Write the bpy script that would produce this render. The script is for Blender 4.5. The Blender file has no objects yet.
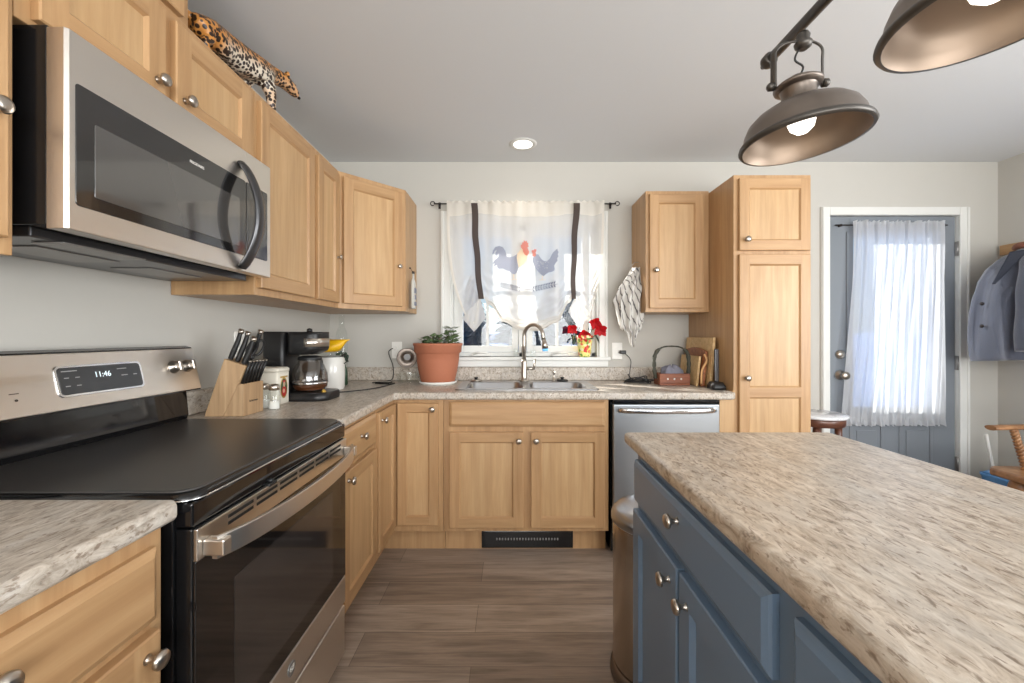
import bpy, bmesh, math, random
from mathutils import Vector, Matrix, noise
random.seed(7)
PI = math.pi
F, CX, CY, H = 418.0, 511.0, 336.0, 1.218     # focal length (px), principal point, eye height
C = bpy.context.scene.collection

def lin(r, g, b):
    f = lambda c: (c/255)/12.92 if c/255 <= .04045 else ((c/255+.055)/1.055)**2.4
    return (f(r), f(g), f(b), 1)

def W(px, py, Y):
    """a point of the room measured at depth Y"""
    return Vector(((px-CX)*Y/F, Y, H-(py-CY)*Y/F))

# ------------------------------------------------------------------ camera, world, sun, window light, exposure
cam_d = bpy.data.cameras.new('camera'); cam = bpy.data.objects.new('camera', cam_d); C.objects.link(cam)
cam.location = (0, 0, H); cam.rotation_euler = (PI/2, 0, 0)
cam_d.sensor_width = 36; cam_d.lens = 36*F/1024
cam_d.shift_x = (512-CX)/1024; cam_d.shift_y = -(341.5-CY)/1024
cam_d.clip_start = .02
bpy.context.scene.camera = cam
sc = bpy.context.scene
sc.view_settings.view_transform = 'Standard'; sc.view_settings.look = 'None'
sc.view_settings.gamma = 1; sc.view_settings.exposure = 0.0
sc.view_settings.use_curve_mapping = False
sc.cycles.transparent_max_bounces = 24

world = bpy.data.worlds.new('world'); sc.world = world; world.use_nodes = True
wn = world.node_tree; wn.nodes.clear()
wo = wn.nodes.new('ShaderNodeOutputWorld'); wb = wn.nodes.new('ShaderNodeBackground')
sky = wn.nodes.new('ShaderNodeTexSky'); sky.sky_type = 'HOSEK_WILKIE'; sky.turbidity = 3.5; sky.ground_albedo = .8
sky.sun_direction = Vector((-.62, .50, .42)).normalized()
wn.links.new(sky.outputs[0], wb.inputs[0]); wb.inputs[1].default_value = 3.0
wn.links.new(wb.outputs[0], wo.inputs[0])

def add_light(name, kind, loc, energy, color=(1, 1, 1), aim=None, **kw):
    d = bpy.data.lights.new(name, kind); d.energy = energy; d.color = color
    for k, v in kw.items(): setattr(d, k, v)
    o = bpy.data.objects.new(name, d); C.objects.link(o); o.location = loc
    if aim is not None: o.rotation_euler = (Vector(aim)).to_track_quat('-Z', 'Y').to_euler()
    return o
add_light('sun', 'SUN', (-3, 6, 6), 13.0, (1, .95, .86), (.62, -.50, -.42), angle=.01)
# daylight standing in the room's other windows (right wall beside the dining end, wall behind the viewer)
add_light('dining_window_light', 'AREA', (3.44, -.35, 1.45), 110, (.97, .985, 1), (-1, .12, .40), shape='RECTANGLE', size=2.2, size_y=1.5)
add_light('rear_window_light', 'AREA', (1.0, -2.62, 1.45), 182, (.99, .985, .97), (0, 1, 0.50), shape='RECTANGLE', size=3.2, size_y=1.6)

# ------------------------------------------------------------------ materials
M = {}
def nt(name):
    m = bpy.data.materials.new(name); m.use_nodes = True; t = m.node_tree
    return m, t, t.nodes['Principled BSDF'], t.nodes['Material Output']
def plain(name, col, rough=.5, metal=0, bump=0, bscale=60, spec=.5, coat=0, emit=None, es=1, trans=0, sheen=0, aniso=0):
    m, t, b, o = nt(name)
    b.inputs['Base Color'].default_value = col
    b.inputs['Roughness'].default_value = rough; b.inputs['Metallic'].default_value = metal
    b.inputs['Specular IOR Level'].default_value = spec
    if coat: b.inputs['Coat Weight'].default_value = coat; b.inputs['Coat Roughness'].default_value = .08
    if sheen: b.inputs['Sheen Weight'].default_value = sheen
    if trans: b.inputs['Transmission Weight'].default_value = trans
    if emit: b.inputs['Emission Color'].default_value = emit; b.inputs['Emission Strength'].default_value = es
    if bump:
        n = t.nodes.new('ShaderNodeTexNoise'); n.inputs['Scale'].default_value = bscale; n.inputs['Detail'].default_value = 4
        tc = t.nodes.new('ShaderNodeTexCoord'); t.links.new(tc.outputs['Object'], n.inputs['Vector'])
        bp = t.nodes.new('ShaderNodeBump'); bp.inputs['Strength'].default_value = bump; bp.inputs['Distance'].default_value = .004
        t.links.new(n.outputs['Fac'], bp.inputs['Height']); t.links.new(bp.outputs[0], b.inputs['Normal'])
    M[name] = m; return m
def ramp(t, stops, interp='LINEAR'):
    r = t.nodes.new('ShaderNodeValToRGB'); r.color_ramp.interpolation = interp
    e = r.color_ramp.elements
    while len(e) < len(stops): e.new(.5)
    for k, (p, c) in enumerate(stops): e[k].position = p; e[k].color = c
    return r
def mixrgb(t, fac, a, b, mode='MIX'):
    n = t.nodes.new('ShaderNodeMix'); n.data_type = 'RGBA'; n.blend_type = mode
    for sock, v in ((n.inputs[0], fac), (n.inputs[6], a), (n.inputs[7], b)):
        if isinstance(v, (int, float)): sock.default_value = v
        elif isinstance(v, tuple): sock.default_value = v
        else: t.links.new(v, sock)
    return n.outputs[2]
def mapped(t, scale, rot=(0, 0, 0), coord='Object'):
    tc = t.nodes.new('ShaderNodeTexCoord'); mp = t.nodes.new('ShaderNodeMapping')
    mp.inputs['Scale'].default_value = scale; mp.inputs['Rotation'].default_value = rot
    t.links.new(tc.outputs[coord], mp.inputs[0]); return mp.outputs[0]
def tex(t, kind, vec, **kw):
    n = t.nodes.new(kind); t.links.new(vec, n.inputs['Vector'])
    for k, v in kw.items(): n.inputs[k].default_value = v
    return n
def wood(name, c1, c2, c3, scale, rough=.38, wide=1.0):
    m, t, b, o = nt(name)
    v = mapped(t, scale)
    n1 = tex(t, 'ShaderNodeTexNoise', v, Scale=1.0, Detail=6, Roughness=.62, Distortion=.3)
    r1 = ramp(t, [(.3, c1), (.52, c2), (.75, c3)]); t.links.new(n1.outputs['Fac'], r1.inputs[0])
    v2 = mapped(t, tuple(s*.22*wide for s in scale))
    n2 = tex(t, 'ShaderNodeTexNoise', v2, Scale=1.0, Detail=3, Roughness=.5, Distortion=1.2)
    r2 = ramp(t, [(.35, (.92, .90, .87, 1)), (.62, (1.04, 1.03, 1.02, 1))]); t.links.new(n2.outputs['Fac'], r2.inputs[0])
    t.links.new(mixrgb(t, 1.0, r1.outputs[0], r2.outputs[0], 'MULTIPLY'), b.inputs['Base Color'])
    b.inputs['Roughness'].default_value = rough
    M[name] = m; return m
mc = (lin(180, 144, 102), lin(192, 157, 115), lin(203, 170, 129))
wood('maple_v', *mc, (34, 34, 2.2))
mf = (lin(168, 130, 91), lin(181, 144, 103), lin(193, 158, 117)); wood('maple_frame_v', *mf, (34, 34, 2.2)); wood('maple_h', *mf, (2.2, 2.2, 34))
wood('block_wood', lin(156, 126, 94), lin(176, 145, 110), lin(192, 164, 130), (60, 60, 3), .5)
wood('board_light', lin(196, 160, 110), lin(214, 182, 132), lin(226, 198, 152), (8, 40, 40), .5)
wood('board_dark', lin(120, 70, 40), lin(150, 92, 54), lin(176, 116, 72), (8, 40, 40), .45)
wood('chair_wood', lin(120, 84, 56), lin(160, 118, 82), lin(196, 156, 116), (12, 12, 12), .35)
wood('table_wood', lin(70, 42, 32), lin(96, 60, 46), lin(112, 74, 56), (10, 10, 30), .3)
wood('basket_wood', lin(96, 48, 26), lin(128, 70, 40), lin(150, 88, 52), (10, 10, 60), .5)

def counter_mat(name, warm, sc_=1.0):
    m, t, b, o = nt(name)
    v = mapped(t, (64*sc_, 20*sc_, 40*sc_), (0, 0, .22))
    n1 = tex(t, 'ShaderNodeTexNoise', v, Scale=1.0, Detail=8, Roughness=.70, Distortion=1.1)
    w = warm
    r1 = ramp(t, [(.28, lin(104+6*w, 94+2*w, 84-4*w)), (.42, lin(164+6*w, 152, 138-6*w)), (.55, lin(194+4*w, 184-2*w, 171-8*w)), (.74, lin(218, 212-4*w, 204-12*w))])
    t.links.new(n1.outputs['Fac'], r1.inputs[0])
    v2 = mapped(t, (12, 6, 9), (0, 0, .3))
    n2 = tex(t, 'ShaderNodeTexNoise', v2, Scale=1.0, Detail=5, Roughness=.6, Distortion=.5)
    r2 = ramp(t, [(.48, (0, 0, 0, 1)), (.64, (1, 1, 1, 1))]); t.links.new(n2.outputs['Fac'], r2.inputs[0])
    k = mixrgb(t, r2.outputs[0], r1.outputs[0], mixrgb(t, .42, r1.outputs[0], lin(186, 184-6*w, 180-14*w)))
    v3 = mapped(t, (130, 42, 90), (0, 0, .22))
    n3 = tex(t, 'ShaderNodeTexNoise', v3, Scale=1.0, Detail=3, Roughness=.6, Distortion=.5)
    r3 = ramp(t, [(.57, (0, 0, 0, 1)), (.65, (1, 1, 1, 1))]); t.links.new(n3.outputs['Fac'], r3.inputs[0])
    r3o = mixrgb(t, 1.0, r3.outputs[0], (.7, .7, .7, 1), 'MULTIPLY')
    t.links.new(mixrgb(t, r3o, k, lin(112, 92, 74)), b.inputs['Base Color'])
    b.inputs['Roughness'].default_value = .34
    M[name] = m
counter_mat('laminate', 0); counter_mat('laminate_warm_lit', .6, .9)  # same laminate twice, its greyer and warmer light put into the colours

def floor_mat():
    m, t, b, o = nt('floor_planks')
    v = mapped(t, (1, 1, 1))
    br = t.nodes.new('ShaderNodeTexBrick'); t.links.new(v, br.inputs['Vector'])
    br.offset = .37; br.inputs['Scale'].default_value = 1; br.inputs['Mortar Size'].default_value = .0012
    br.inputs['Brick Width'].default_value = 1.22; br.inputs['Row Height'].default_value = .178
    br.inputs['Color1'].default_value = lin(134, 117, 103); br.inputs['Color2'].default_value = lin(174, 157, 142)
    br.inputs['Mortar'].default_value = lin(112, 98, 86)
    v1 = mapped(t, (2.6, 34, 1))
    n1 = tex(t, 'ShaderNodeTexNoise', v1, Scale=1.0, Detail=7, Roughness=.62, Distortion=.7)
    r1 = ramp(t, [(.28, (.60, .58, .56, 1)), (.5, (.95, .94, .93, 1)), (.72, (1.16, 1.14, 1.12, 1))]); t.links.new(n1.outputs['Fac'], r1.inputs[0])
    v4 = mapped(t, (5, 130, 1)); n4 = tex(t, 'ShaderNodeTexNoise', v4, Scale=1.0, Detail=5, Roughness=.7, Distortion=.4)
    r4 = ramp(t, [(.3, (.78, .77, .76, 1)), (.55, (1.03, 1.03, 1.03, 1))]); t.links.new(n4.outputs['Fac'], r4.inputs[0])
    v2 = mapped(t, (.9, 6, 1))
    n2 = tex(t, 'ShaderNodeTexNoise', v2, Scale=1.0, Detail=4, Roughness=.6, Distortion=1.6)
    r2 = ramp(t, [(.35, (.74, .73, .72, 1)), (.58, (1.05, 1.05, 1.05, 1))]); t.links.new(n2.outputs['Fac'], r2.inputs[0])
    k = mixrgb(t, 1.0, br.outputs['Color'], r1.outputs[0], 'MULTIPLY'); k = mixrgb(t, 1.0, k, r2.outputs[0], 'MULTIPLY'); k = mixrgb(t, 1.0, k, r4.outputs[0], 'MULTIPLY')
    t.links.new(k, b.inputs['Base Color']); b.inputs['Roughness'].default_value = .40
    M['floor_planks'] = m
floor_mat()
plain('wall_paint', lin(194, 191, 184), .8, bump=.05, bscale=120)
plain('ceiling_paint', lin(216, 218, 220), .9, bump=.05, bscale=120)
plain('trim_white', lin(224, 224, 220), .45)
plain('door_blue', lin(124, 130, 137), .45)
def steel(name, col, rough, sc_):
    m, t, b, o = nt(name); b.inputs['Base Color'].default_value = col; b.inputs['Metallic'].default_value = 1
    b.inputs['Roughness'].default_value = rough; b.inputs['Anisotropic'].default_value = .5
    M[name] = m
steel('steel', lin(224, 218, 210), .30, (3, 3, 260)); steel('steel_cool', lin(190, 196, 202), .34, (3, 3, 260))
steel('steel_vert', lin(200, 190, 178), .26, (260, 260, 3)); steel('nickel', lin(186, 178, 168), .28, (40, 40, 40))
plain('chrome', lin(220, 220, 222), .12, 1); plain('sink_steel', lin(176, 176, 178), .28, 1)
plain('bronze', lin(122, 112, 104), .38, .85, spec=.5); plain('bronze_inside', lin(140, 124, 110), .45, .8); plain('bronze_dark', lin(88, 84, 80), .4, .8)
plain('black_gloss', lin(16, 16, 18), .06, spec=.6); plain('black_enamel', lin(20, 20, 21), .16)
plain('oven_glass', lin(22, 19, 18), .05, spec=.7); plain('oven_window', lin(52, 47, 45), .07, spec=.7)
plain('cooktop_glass', lin(56, 54, 53), .32, spec=.55)
plain('microwave_glass', lin(30, 29, 29), .05, spec=.7, coat=.6); plain('microwave_window', lin(70, 68, 66), .05, spec=.8, coat=1.0)
plain('black_plastic', lin(28, 28, 29), .38); plain('dark_void', lin(14, 13, 12), .7)
plain('charcoal_metal', lin(88, 88, 90), .3, .85); plain('grey_metal', lin(150, 148, 146), .4, .7)
plain('island_blue', lin(104, 126, 150), .34); plain('white_plastic', lin(234, 232, 226), .4)
plain('display', lin(52, 53, 55), .18); plain('digits', lin(220, 235, 240), .4, emit=lin(225, 240, 245), es=.7)
plain('ink_grey', lin(150, 150, 150), .5); plain('ink_dark', lin(60, 50, 42), .5); plain('ink_white', lin(225, 222, 216), .4)
plain('terracotta', lin(174, 108, 80), .75, bump=.15, bscale=90); plain('soil', lin(60, 44, 34), .95, bump=.8, bscale=120)
plain('leaf', lin(128, 152, 104), .45); plain('leaf_dark', lin(38, 66, 44), .4); plain('stem', lin(96, 104, 60), .6)
plain('petal_red', lin(214, 20, 34), .5); plain('petal_pink', lin(244, 120, 110), .5)
plain('lamp_glow', (1, 1, 1, 1), .5, emit=(1, .94, .84, 1), es=3)
plain('can_glow', (1, 1, 1, 1), .5, emit=(1, .95, .88, 1), es=3)
plain('coat_wool', lin(78, 83, 98), .95, bump=.5, bscale=300, sheen=.5); plain('leather_brown', lin(120, 72, 52), .6)
plain('yellow_bag', lin(238, 184, 20), .35); plain('flour', lin(236, 234, 228), .9); plain('jar_white', lin(226, 224, 218), .25, coat=.5)
plain('tin_cream', lin(222, 216, 202), .35); plain('gold', lin(196, 160, 74), .35, .6); plain('red_print', lin(176, 44, 40), .5); plain('green_print', lin(58, 84, 56), .5)
plain('snow', lin(150, 180, 238), .8, bump=.6, bscale=3); plain('bark', lin(60, 56, 60), .9); plain('pine', lin(62, 80, 96), .9)  # snow: the blue of its shade is put into the colour
plain('blue_bin', lin(96, 150, 204), .4); plain('cord_black', lin(30, 30, 30), .5); plain('cord_white', lin(220, 218, 212), .5)
plain('wicker_green', lin(62, 62, 52), .7, bump=.6, bscale=200); plain('grey_cloth', lin(120, 120, 132), .9)
plain('rope', lin(206, 160, 110), .8); plain('iron', lin(48, 42, 40), .5, .6); plain('ribbon', lin(88, 78, 74), .7)
plain('bulb_cyan', lin(120, 190, 240), .2, emit=lin(90, 170, 240), es=.6); plain('ornament', lin(190, 188, 180), .4); plain('print_navy', lin(58, 62, 96), .7)
plain('print_blue', lin(122, 128, 152), .8); plain('print_red', lin(214, 120, 106), .8); plain('print_cream', lin(226, 206, 180), .8)
plain('purple_disc', lin(60, 58, 60), .5)

def cloth(name, col, transp, transl=.5, rough=.9):
    m = bpy.data.materials.new(name); m.use_nodes = True; t = m.node_tree; t.nodes.clear()
    o = t.nodes.new('ShaderNodeOutputMaterial'); d = t.nodes.new('ShaderNodeBsdfDiffuse'); tl = t.nodes.new('ShaderNodeBsdfTranslucent')
    tp = t.nodes.new('ShaderNodeBsdfTransparent'); m1 = t.nodes.new('ShaderNodeMixShader'); m2 = t.nodes.new('ShaderNodeMixShader')
    d.inputs[0].default_value = col; tl.inputs[0].default_value = col
    m1.inputs[0].default_value = transl; m2.inputs[0].default_value = transp
    t.links.new(d.outputs[0], m1.inputs[1]); t.links.new(tl.outputs[0], m1.inputs[2])
    t.links.new(m1.outputs[0], m2.inputs[1]); t.links.new(tp.outputs[0], m2.inputs[2]); t.links.new(m2.outputs[0], o.inputs[0])
    M[name] = m
cloth('curtain_linen', lin(240, 237, 232), .28); cloth('curtain_hem', lin(232, 227, 218), .03, .35); cloth('sheer', lin(232, 234, 238), .22)
cloth('pr_blue', lin(166, 169, 184), .12); cloth('pr_navy', lin(52, 58, 92), .0, .15); cloth('pr_red', lin(232, 150, 136), .05); cloth('pr_cream', lin(238, 216, 186), .05)
cloth('ribbon_cloth', lin(86, 76, 72), .02, .2)
def glassy(name, col, amt, rough=.03):
    m = bpy.data.materials.new(name); m.use_nodes = True; t = m.node_tree; t.nodes.clear()
    o = t.nodes.new('ShaderNodeOutputMaterial'); g = t.nodes.new('ShaderNodeBsdfGlossy'); tp = t.nodes.new('ShaderNodeBsdfTransparent')
    mx = t.nodes.new('ShaderNodeMixShader'); lw = t.nodes.new('ShaderNodeLayerWeight'); lw.inputs[0].default_value = .5
    pw = t.nodes.new('ShaderNodeMath'); pw.operation = 'POWER'; pw.inputs[1].default_value = 4; t.links.new(lw.outputs['Facing'], pw.inputs[0])
    ad = t.nodes.new('ShaderNodeMath'); ad.operation = 'MULTIPLY_ADD'; ad.inputs[1].default_value = .6; ad.inputs[2].default_value = amt+.04; ad.use_clamp = True
    t.links.new(pw.outputs[0], ad.inputs[0]); t.links.new(ad.outputs[0], mx.inputs[0])
    g.inputs['Roughness'].default_value = rough; tp.inputs[0].default_value = col
    t.links.new(tp.outputs[0], mx.inputs[1]); t.links.new(g.outputs[0], mx.inputs[2]); t.links.new(mx.outputs[0], o.inputs[0])
    M[name] = m
glassy('pane', (.96, .98, 1, 1), 0.0); glassy('clear_glass', (.97, .985, .98, 1), .0); glassy('carafe', (.62, .60, .58, 1), .10)

def towel_mat():
    m, t, b, o = nt('towel'); v = mapped(t, (1, 1, 1), (0, .25, 0))
    w = t.nodes.new('ShaderNodeTexWave'); t.links.new(v, w.inputs['Vector']); w.wave_type = 'BANDS'; w.bands_direction = 'X'
    w.inputs['Scale'].default_value = 11; w.inputs['Distortion'].default_value = 5; w.inputs['Detail'].default_value = 2
    r = ramp(t, [(.02, lin(92, 88, 88)), (.16, lin(208, 204, 198)), (.9, lin(216, 213, 208))]); t.links.new(w.outputs['Color'], r.inputs[0])
    t.links.new(r.outputs[0], b.inputs['Base Color']); b.inputs['Roughness'].default_value = .95; M['towel'] = m
towel_mat()
def leopard_mat():
    m, t, b, o = nt('leopard_coat')
    v = mapped(t, (1, 1, 1))
    vo = tex(t, 'ShaderNodeTexVoronoi', v, Scale=72.0, Randomness=.75)
    r = ramp(t, [(.46, (1, 1, 1, 1)), (.56, (0, 0, 0, 1))]); t.links.new(vo.outputs['Distance'], r.inputs[0])
    sp = t.nodes.new('ShaderNodeSeparateXYZ'); t.links.new(v, sp.inputs[0])
    n = tex(t, 'ShaderNodeTexNoise', v, Scale=12.0)
    ad = t.nodes.new('ShaderNodeMath'); ad.operation = 'MULTIPLY_ADD'; t.links.new(n.outputs['Fac'], ad.inputs[0]); ad.inputs[1].default_value = .05; t.links.new(sp.outputs['Z'], ad.inputs[2])
    at = t.nodes.new('ShaderNodeAttribute'); at.attribute_name = 'belly'
    base = mixrgb(t, at.outputs['Fac'], lin(196, 134, 66), lin(222, 212, 194))
    t.links.new(mixrgb(t, r.outputs[0], base, lin(44, 28, 20)), b.inputs['Base Color']); b.inputs['Roughness'].default_value = .35
    M['leopard_coat'] = m
leopard_mat()
def pot_pattern():
    m, t, b, o = nt('confetti_foil'); v = mapped(t, (1, 1, 1))
    vo = tex(t, 'ShaderNodeTexVoronoi', v, Scale=60.0)
    sp = t.nodes.new('ShaderNodeSeparateColor'); t.links.new(vo.outputs['Color'], sp.inputs[0])
    r = ramp(t, [(.0, lin(238, 226, 120)), (.3, lin(250, 240, 190)), (.5, lin(120, 160, 70)), (.65, lin(236, 120, 90)), (.8, lin(250, 236, 150)), (.93, lin(220, 60, 60))], 'CONSTANT')
    t.links.new(sp.outputs[0], r.inputs[0]); t.links.new(r.outputs[0], b.inputs['Base Color']); b.inputs['Roughness'].default_value = .3; M['confetti_foil'] = m
pot_pattern()
def marble():
    m, t, b, o = nt('marble'); v = mapped(t, (1, 1, 1))
    n = tex(t, 'ShaderNodeTexNoise', v, Scale=9.0, Detail=8, Roughness=.7, Distortion=2)
    r = ramp(t, [(.4, lin(190, 190, 194)), (.52, lin(228, 228, 230))]); t.links.new(n.outputs['Fac'], r.inputs[0])
    t.links.new(r.outputs[0], b.inputs['Base Color']); b.inputs['Roughness'].default_value = .15; M['marble'] = m
marble()

# ------------------------------------------------------------------ geometry helpers (world coordinates; obj() moves them under their thing)
def NB(): return bmesh.new()
def merge(bm, b2):
    me = bpy.data.meshes.new('tmp'); b2.to_mesh(me); b2.free(); bm.from_mesh(me); bpy.data.meshes.remove(me)
def box(bm, lo, hi, bev=0, mi=0, mat=None, seg=2):
    b = bmesh.new(); bmesh.ops.create_cube(b, size=1)
    lo, hi = Vector(lo), Vector(hi); c = (lo+hi)/2; d = hi-lo
    for v in b.verts: v.co = Vector((v.co.x*d.x, v.co.y*d.y, v.co.z*d.z))+c
    if bev: bmesh.ops.bevel(b, geom=list(b.edges), offset=min(bev, min(abs(x) for x in d)*.45), segments=seg, profile=.5, affect='EDGES')
    if mat is not None: b.transform(mat)
    for f in b.faces: f.material_index = mi
    bmesh.ops.recalc_face_normals(b, faces=b.faces); merge(bm, b)
def prism(bm, pts, vec, bev=0, mi=0, seg=2, smooth=False):
    """polygon (3-D points) swept along vec"""
    b = bmesh.new(); vec = Vector(vec)
    v0 = [b.verts.new(p) for p in pts]; v1 = [b.verts.new(Vector(p)+vec) for p in pts]
    n = len(pts); b.faces.new(v0); b.faces.new(v1[::-1])
    for i in range(n): b.faces.new((v0[i], v1[i], v1[(i+1) % n], v0[(i+1) % n]))
    bmesh.ops.recalc_face_normals(b, faces=b.faces)
    if bev:
        caps = [e for e in b.edges if (e.verts[0] in v0) == (e.verts[1] in v0)]
        bmesh.ops.bevel(b, geom=caps, offset=bev, segments=seg, profile=.5, affect='EDGES')
    for f in b.faces: f.material_index = mi
    merge(bm, b)
def lathe(bm, prof, loc=(0, 0, 0), axis=(0, 0, 1), seg=28, mi=0, caps=True, scale=(1, 1)):
    b = bmesh.new(); rings = []
    for r, h in prof:
        rings.append([b.verts.new((r*scale[0]*math.cos(2*PI*k/seg), r*scale[1]*math.sin(2*PI*k/seg), h)) for k in range(seg)] if r > 1e-6 else [b.verts.new((0, 0, h))])
    for a, c in zip(rings, rings[1:]):
        for k in range(seg):
            k2 = (k+1) % seg
            if len(a) == 1 and len(c) == 1: continue
            if len(a) == 1: f = b.faces.new((a[0], c[k], c[k2]))
            elif len(c) == 1: f = b.faces.new((a[k], a[k2], c[0]))
            else: f = b.faces.new((a[k], a[k2], c[k2], c[k]))
            f.smooth = True
    if caps:
        if len(rings[0]) > 1: b.faces.new(rings[0][::-1])
        if len(rings[-1]) > 1: b.faces.new(rings[-1])
    for f in b.faces: f.material_index = mi
    if caps: bmesh.ops.recalc_face_normals(b, faces=b.faces)
    q = Vector((0, 0, 1)).rotation_difference(Vector(axis).normalized()).to_matrix().to_4x4()
    b.transform(Matrix.Translation(Vector(loc)) @ q); merge(bm, b)
def tube(bm, pts, rad, seg=10, mi=0, caps=True, flat=None):
    """tube along points; rad number or list; flat=(a,b) gives an elliptic section"""
    pts = [Vector(p) for p in pts]; n = len(pts)
    R = rad if isinstance(rad, (list, tuple)) else [rad]*n
    b = bmesh.new(); rings = []; up = None
    for i, p in enumerate(pts):
        t = (pts[min(i+1, n-1)]-pts[max(i-1, 0)]).normalized()
        if up is None: up = t.orthogonal().normalized() if abs(t.z) > .9 else Vector((0, 0, 1)).cross(t).normalized()
        s = (up-t*up.dot(t)).normalized(); up = s; w = t.cross(s)
        fa, fb = flat or (1, 1)
        rings.append([b.verts.new(p+(s*math.cos(2*PI*k/seg)*fa+w*math.sin(2*PI*k/seg)*fb)*R[i]) for k in range(seg)])
    for a, c in zip(rings, rings[1:]):
        for k in range(seg):
            f = b.faces.new((a[k], a[(k+1) % seg], c[(k+1) % seg], c[k])); f.smooth = True
    if caps: b.faces.new(rings[0][::-1]); b.faces.new(rings[-1])
    for f in b.faces: f.material_index = mi
    bmesh.ops.recalc_face_normals(b, faces=b.faces); merge(bm, b)
def loft(bm, rings, mi=0, caps=True, closed=True):
    b = bmesh.new(); R = [[b.verts.new(p) for p in r] for r in rings]; n = len(R[0])
    for a, c in zip(R, R[1:]):
        for k in range(n if closed else n-1):
            f = b.faces.new((a[k], a[(k+1) % n], c[(k+1) % n], c[k])); f.smooth = True
    if caps and closed:
        b.faces.new(R[0][::-1]); b.faces.new(R[-1])
    for f in b.faces: f.material_index = mi
    if closed: bmesh.ops.recalc_face_normals(b, faces=b.faces)
    merge(bm, b)
def spline(pts, n=8):
    P = [Vector(p) for p in pts]; out = []
    for i in range(len(P)-1):
        a, b, c, d = P[max(i-1, 0)], P[i], P[i+1], P[min(i+2, len(P)-1)]
        for k in range(n):
            t = k/n
            out.append(.5*((2*b)+(c-a)*t+(2*a-5*b+4*c-d)*t*t+(3*b-a-3*c+d)*t**3))
    out.append(P[-1]); return out
def sheet(bm, nu, nv, fn, mi=0, thick=0):
    b = bmesh.new(); g = [[b.verts.new(fn(i/nu, j/nv)) for i in range(nu+1)] for j in range(nv+1)]
    for j in range(nv):
        for i in range(nu):
            f = b.faces.new((g[j][i], g[j][i+1], g[j+1][i+1], g[j+1][i])); f.smooth = True; f.material_index = mi
    if thick: bmesh.ops.solidify(b, geom=list(b.faces), thickness=thick)
    merge(bm, b)

def world_loc(o):
    v = Vector((0, 0, 0))
    while o is not None: v += o.location; o = o.parent
    return v
def obj(name, bm, mats, parent=None, smooth_angle=None, label=None):
    me = bpy.data.meshes.new(name)
    if parent is not None: off = world_loc(parent); loc = Vector((0, 0, 0))
    else:
        xs = [v.co for v in bm.verts]
        lo = Vector([min(v[k] for v in xs) for k in range(3)]); hi = Vector([max(v[k] for v in xs) for k in range(3)])
        off = Vector(((lo.x+hi.x)/2, (lo.y+hi.y)/2, lo.z)); loc = off
    for v in bm.verts: v.co -= off
    bm.to_mesh(me); bm.free()
    for m in (mats if isinstance(mats, (list, tuple)) else [mats]): me.materials.append(M[m])
    o = bpy.data.objects.new(name, me); C.objects.link(o); o.parent = parent; o.location = loc
    if label: o['label'] = label
    return o
def tag(o, label, cat, group=None, kind=None):
    o['label'] = label; o['category'] = cat
    if group: o['group'] = group
    if kind: o['kind'] = kind
    return o
def thing(name, label, cat, loc, group=None):
    o = bpy.data.objects.new(name, None); C.objects.link(o); o.location = loc; o.empty_display_size = .05
    return tag(o, label, cat, group)
def struct(name, bm, mats, parent=None):
    o = obj(name, bm, mats, parent)
    if parent is None: o['kind'] = 'structure'
    return o
def text_bm(s, size, mat, extrude=.0004):
    cu = bpy.data.curves.new('t', 'FONT'); cu.body = s; cu.size = size; cu.extrude = extrude; cu.align_x = 'CENTER'; cu.align_y = 'CENTER'
    o = bpy.data.objects.new('t', cu); C.objects.link(o); dg = bpy.context.evaluated_depsgraph_get(); dg.update()
    me = bpy.data.meshes.new_from_object(o.evaluated_get(dg)); bpy.data.objects.remove(o); bpy.data.curves.remove(cu)
    bm = bmesh.new(); bm.from_mesh(me); bpy.data.meshes.remove(me); bm.transform(mat)
    for f in bm.faces: f.material_index = 0
    return bm
def frame(o, u, n, up=(0, 0, 1)):
    """local (u, n, z) -> world"""
    u, n, up = Vector(u), Vector(n), Vector(up)
    return Matrix(((u.x, n.x, up.x, o[0]), (u.y, n.y, up.y, o[1]), (u.z, n.z, up.z, o[2]), (0, 0, 0, 1)))
def textframe(o, u, up):
    u, up = Vector(u).normalized(), Vector(up).normalized(); n = u.cross(up)
    return Matrix(((u.x, up.x, n.x, o[0]), (u.y, up.y, n.y, o[1]), (u.z, up.z, n.z, o[2]), (0, 0, 0, 1)))

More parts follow.
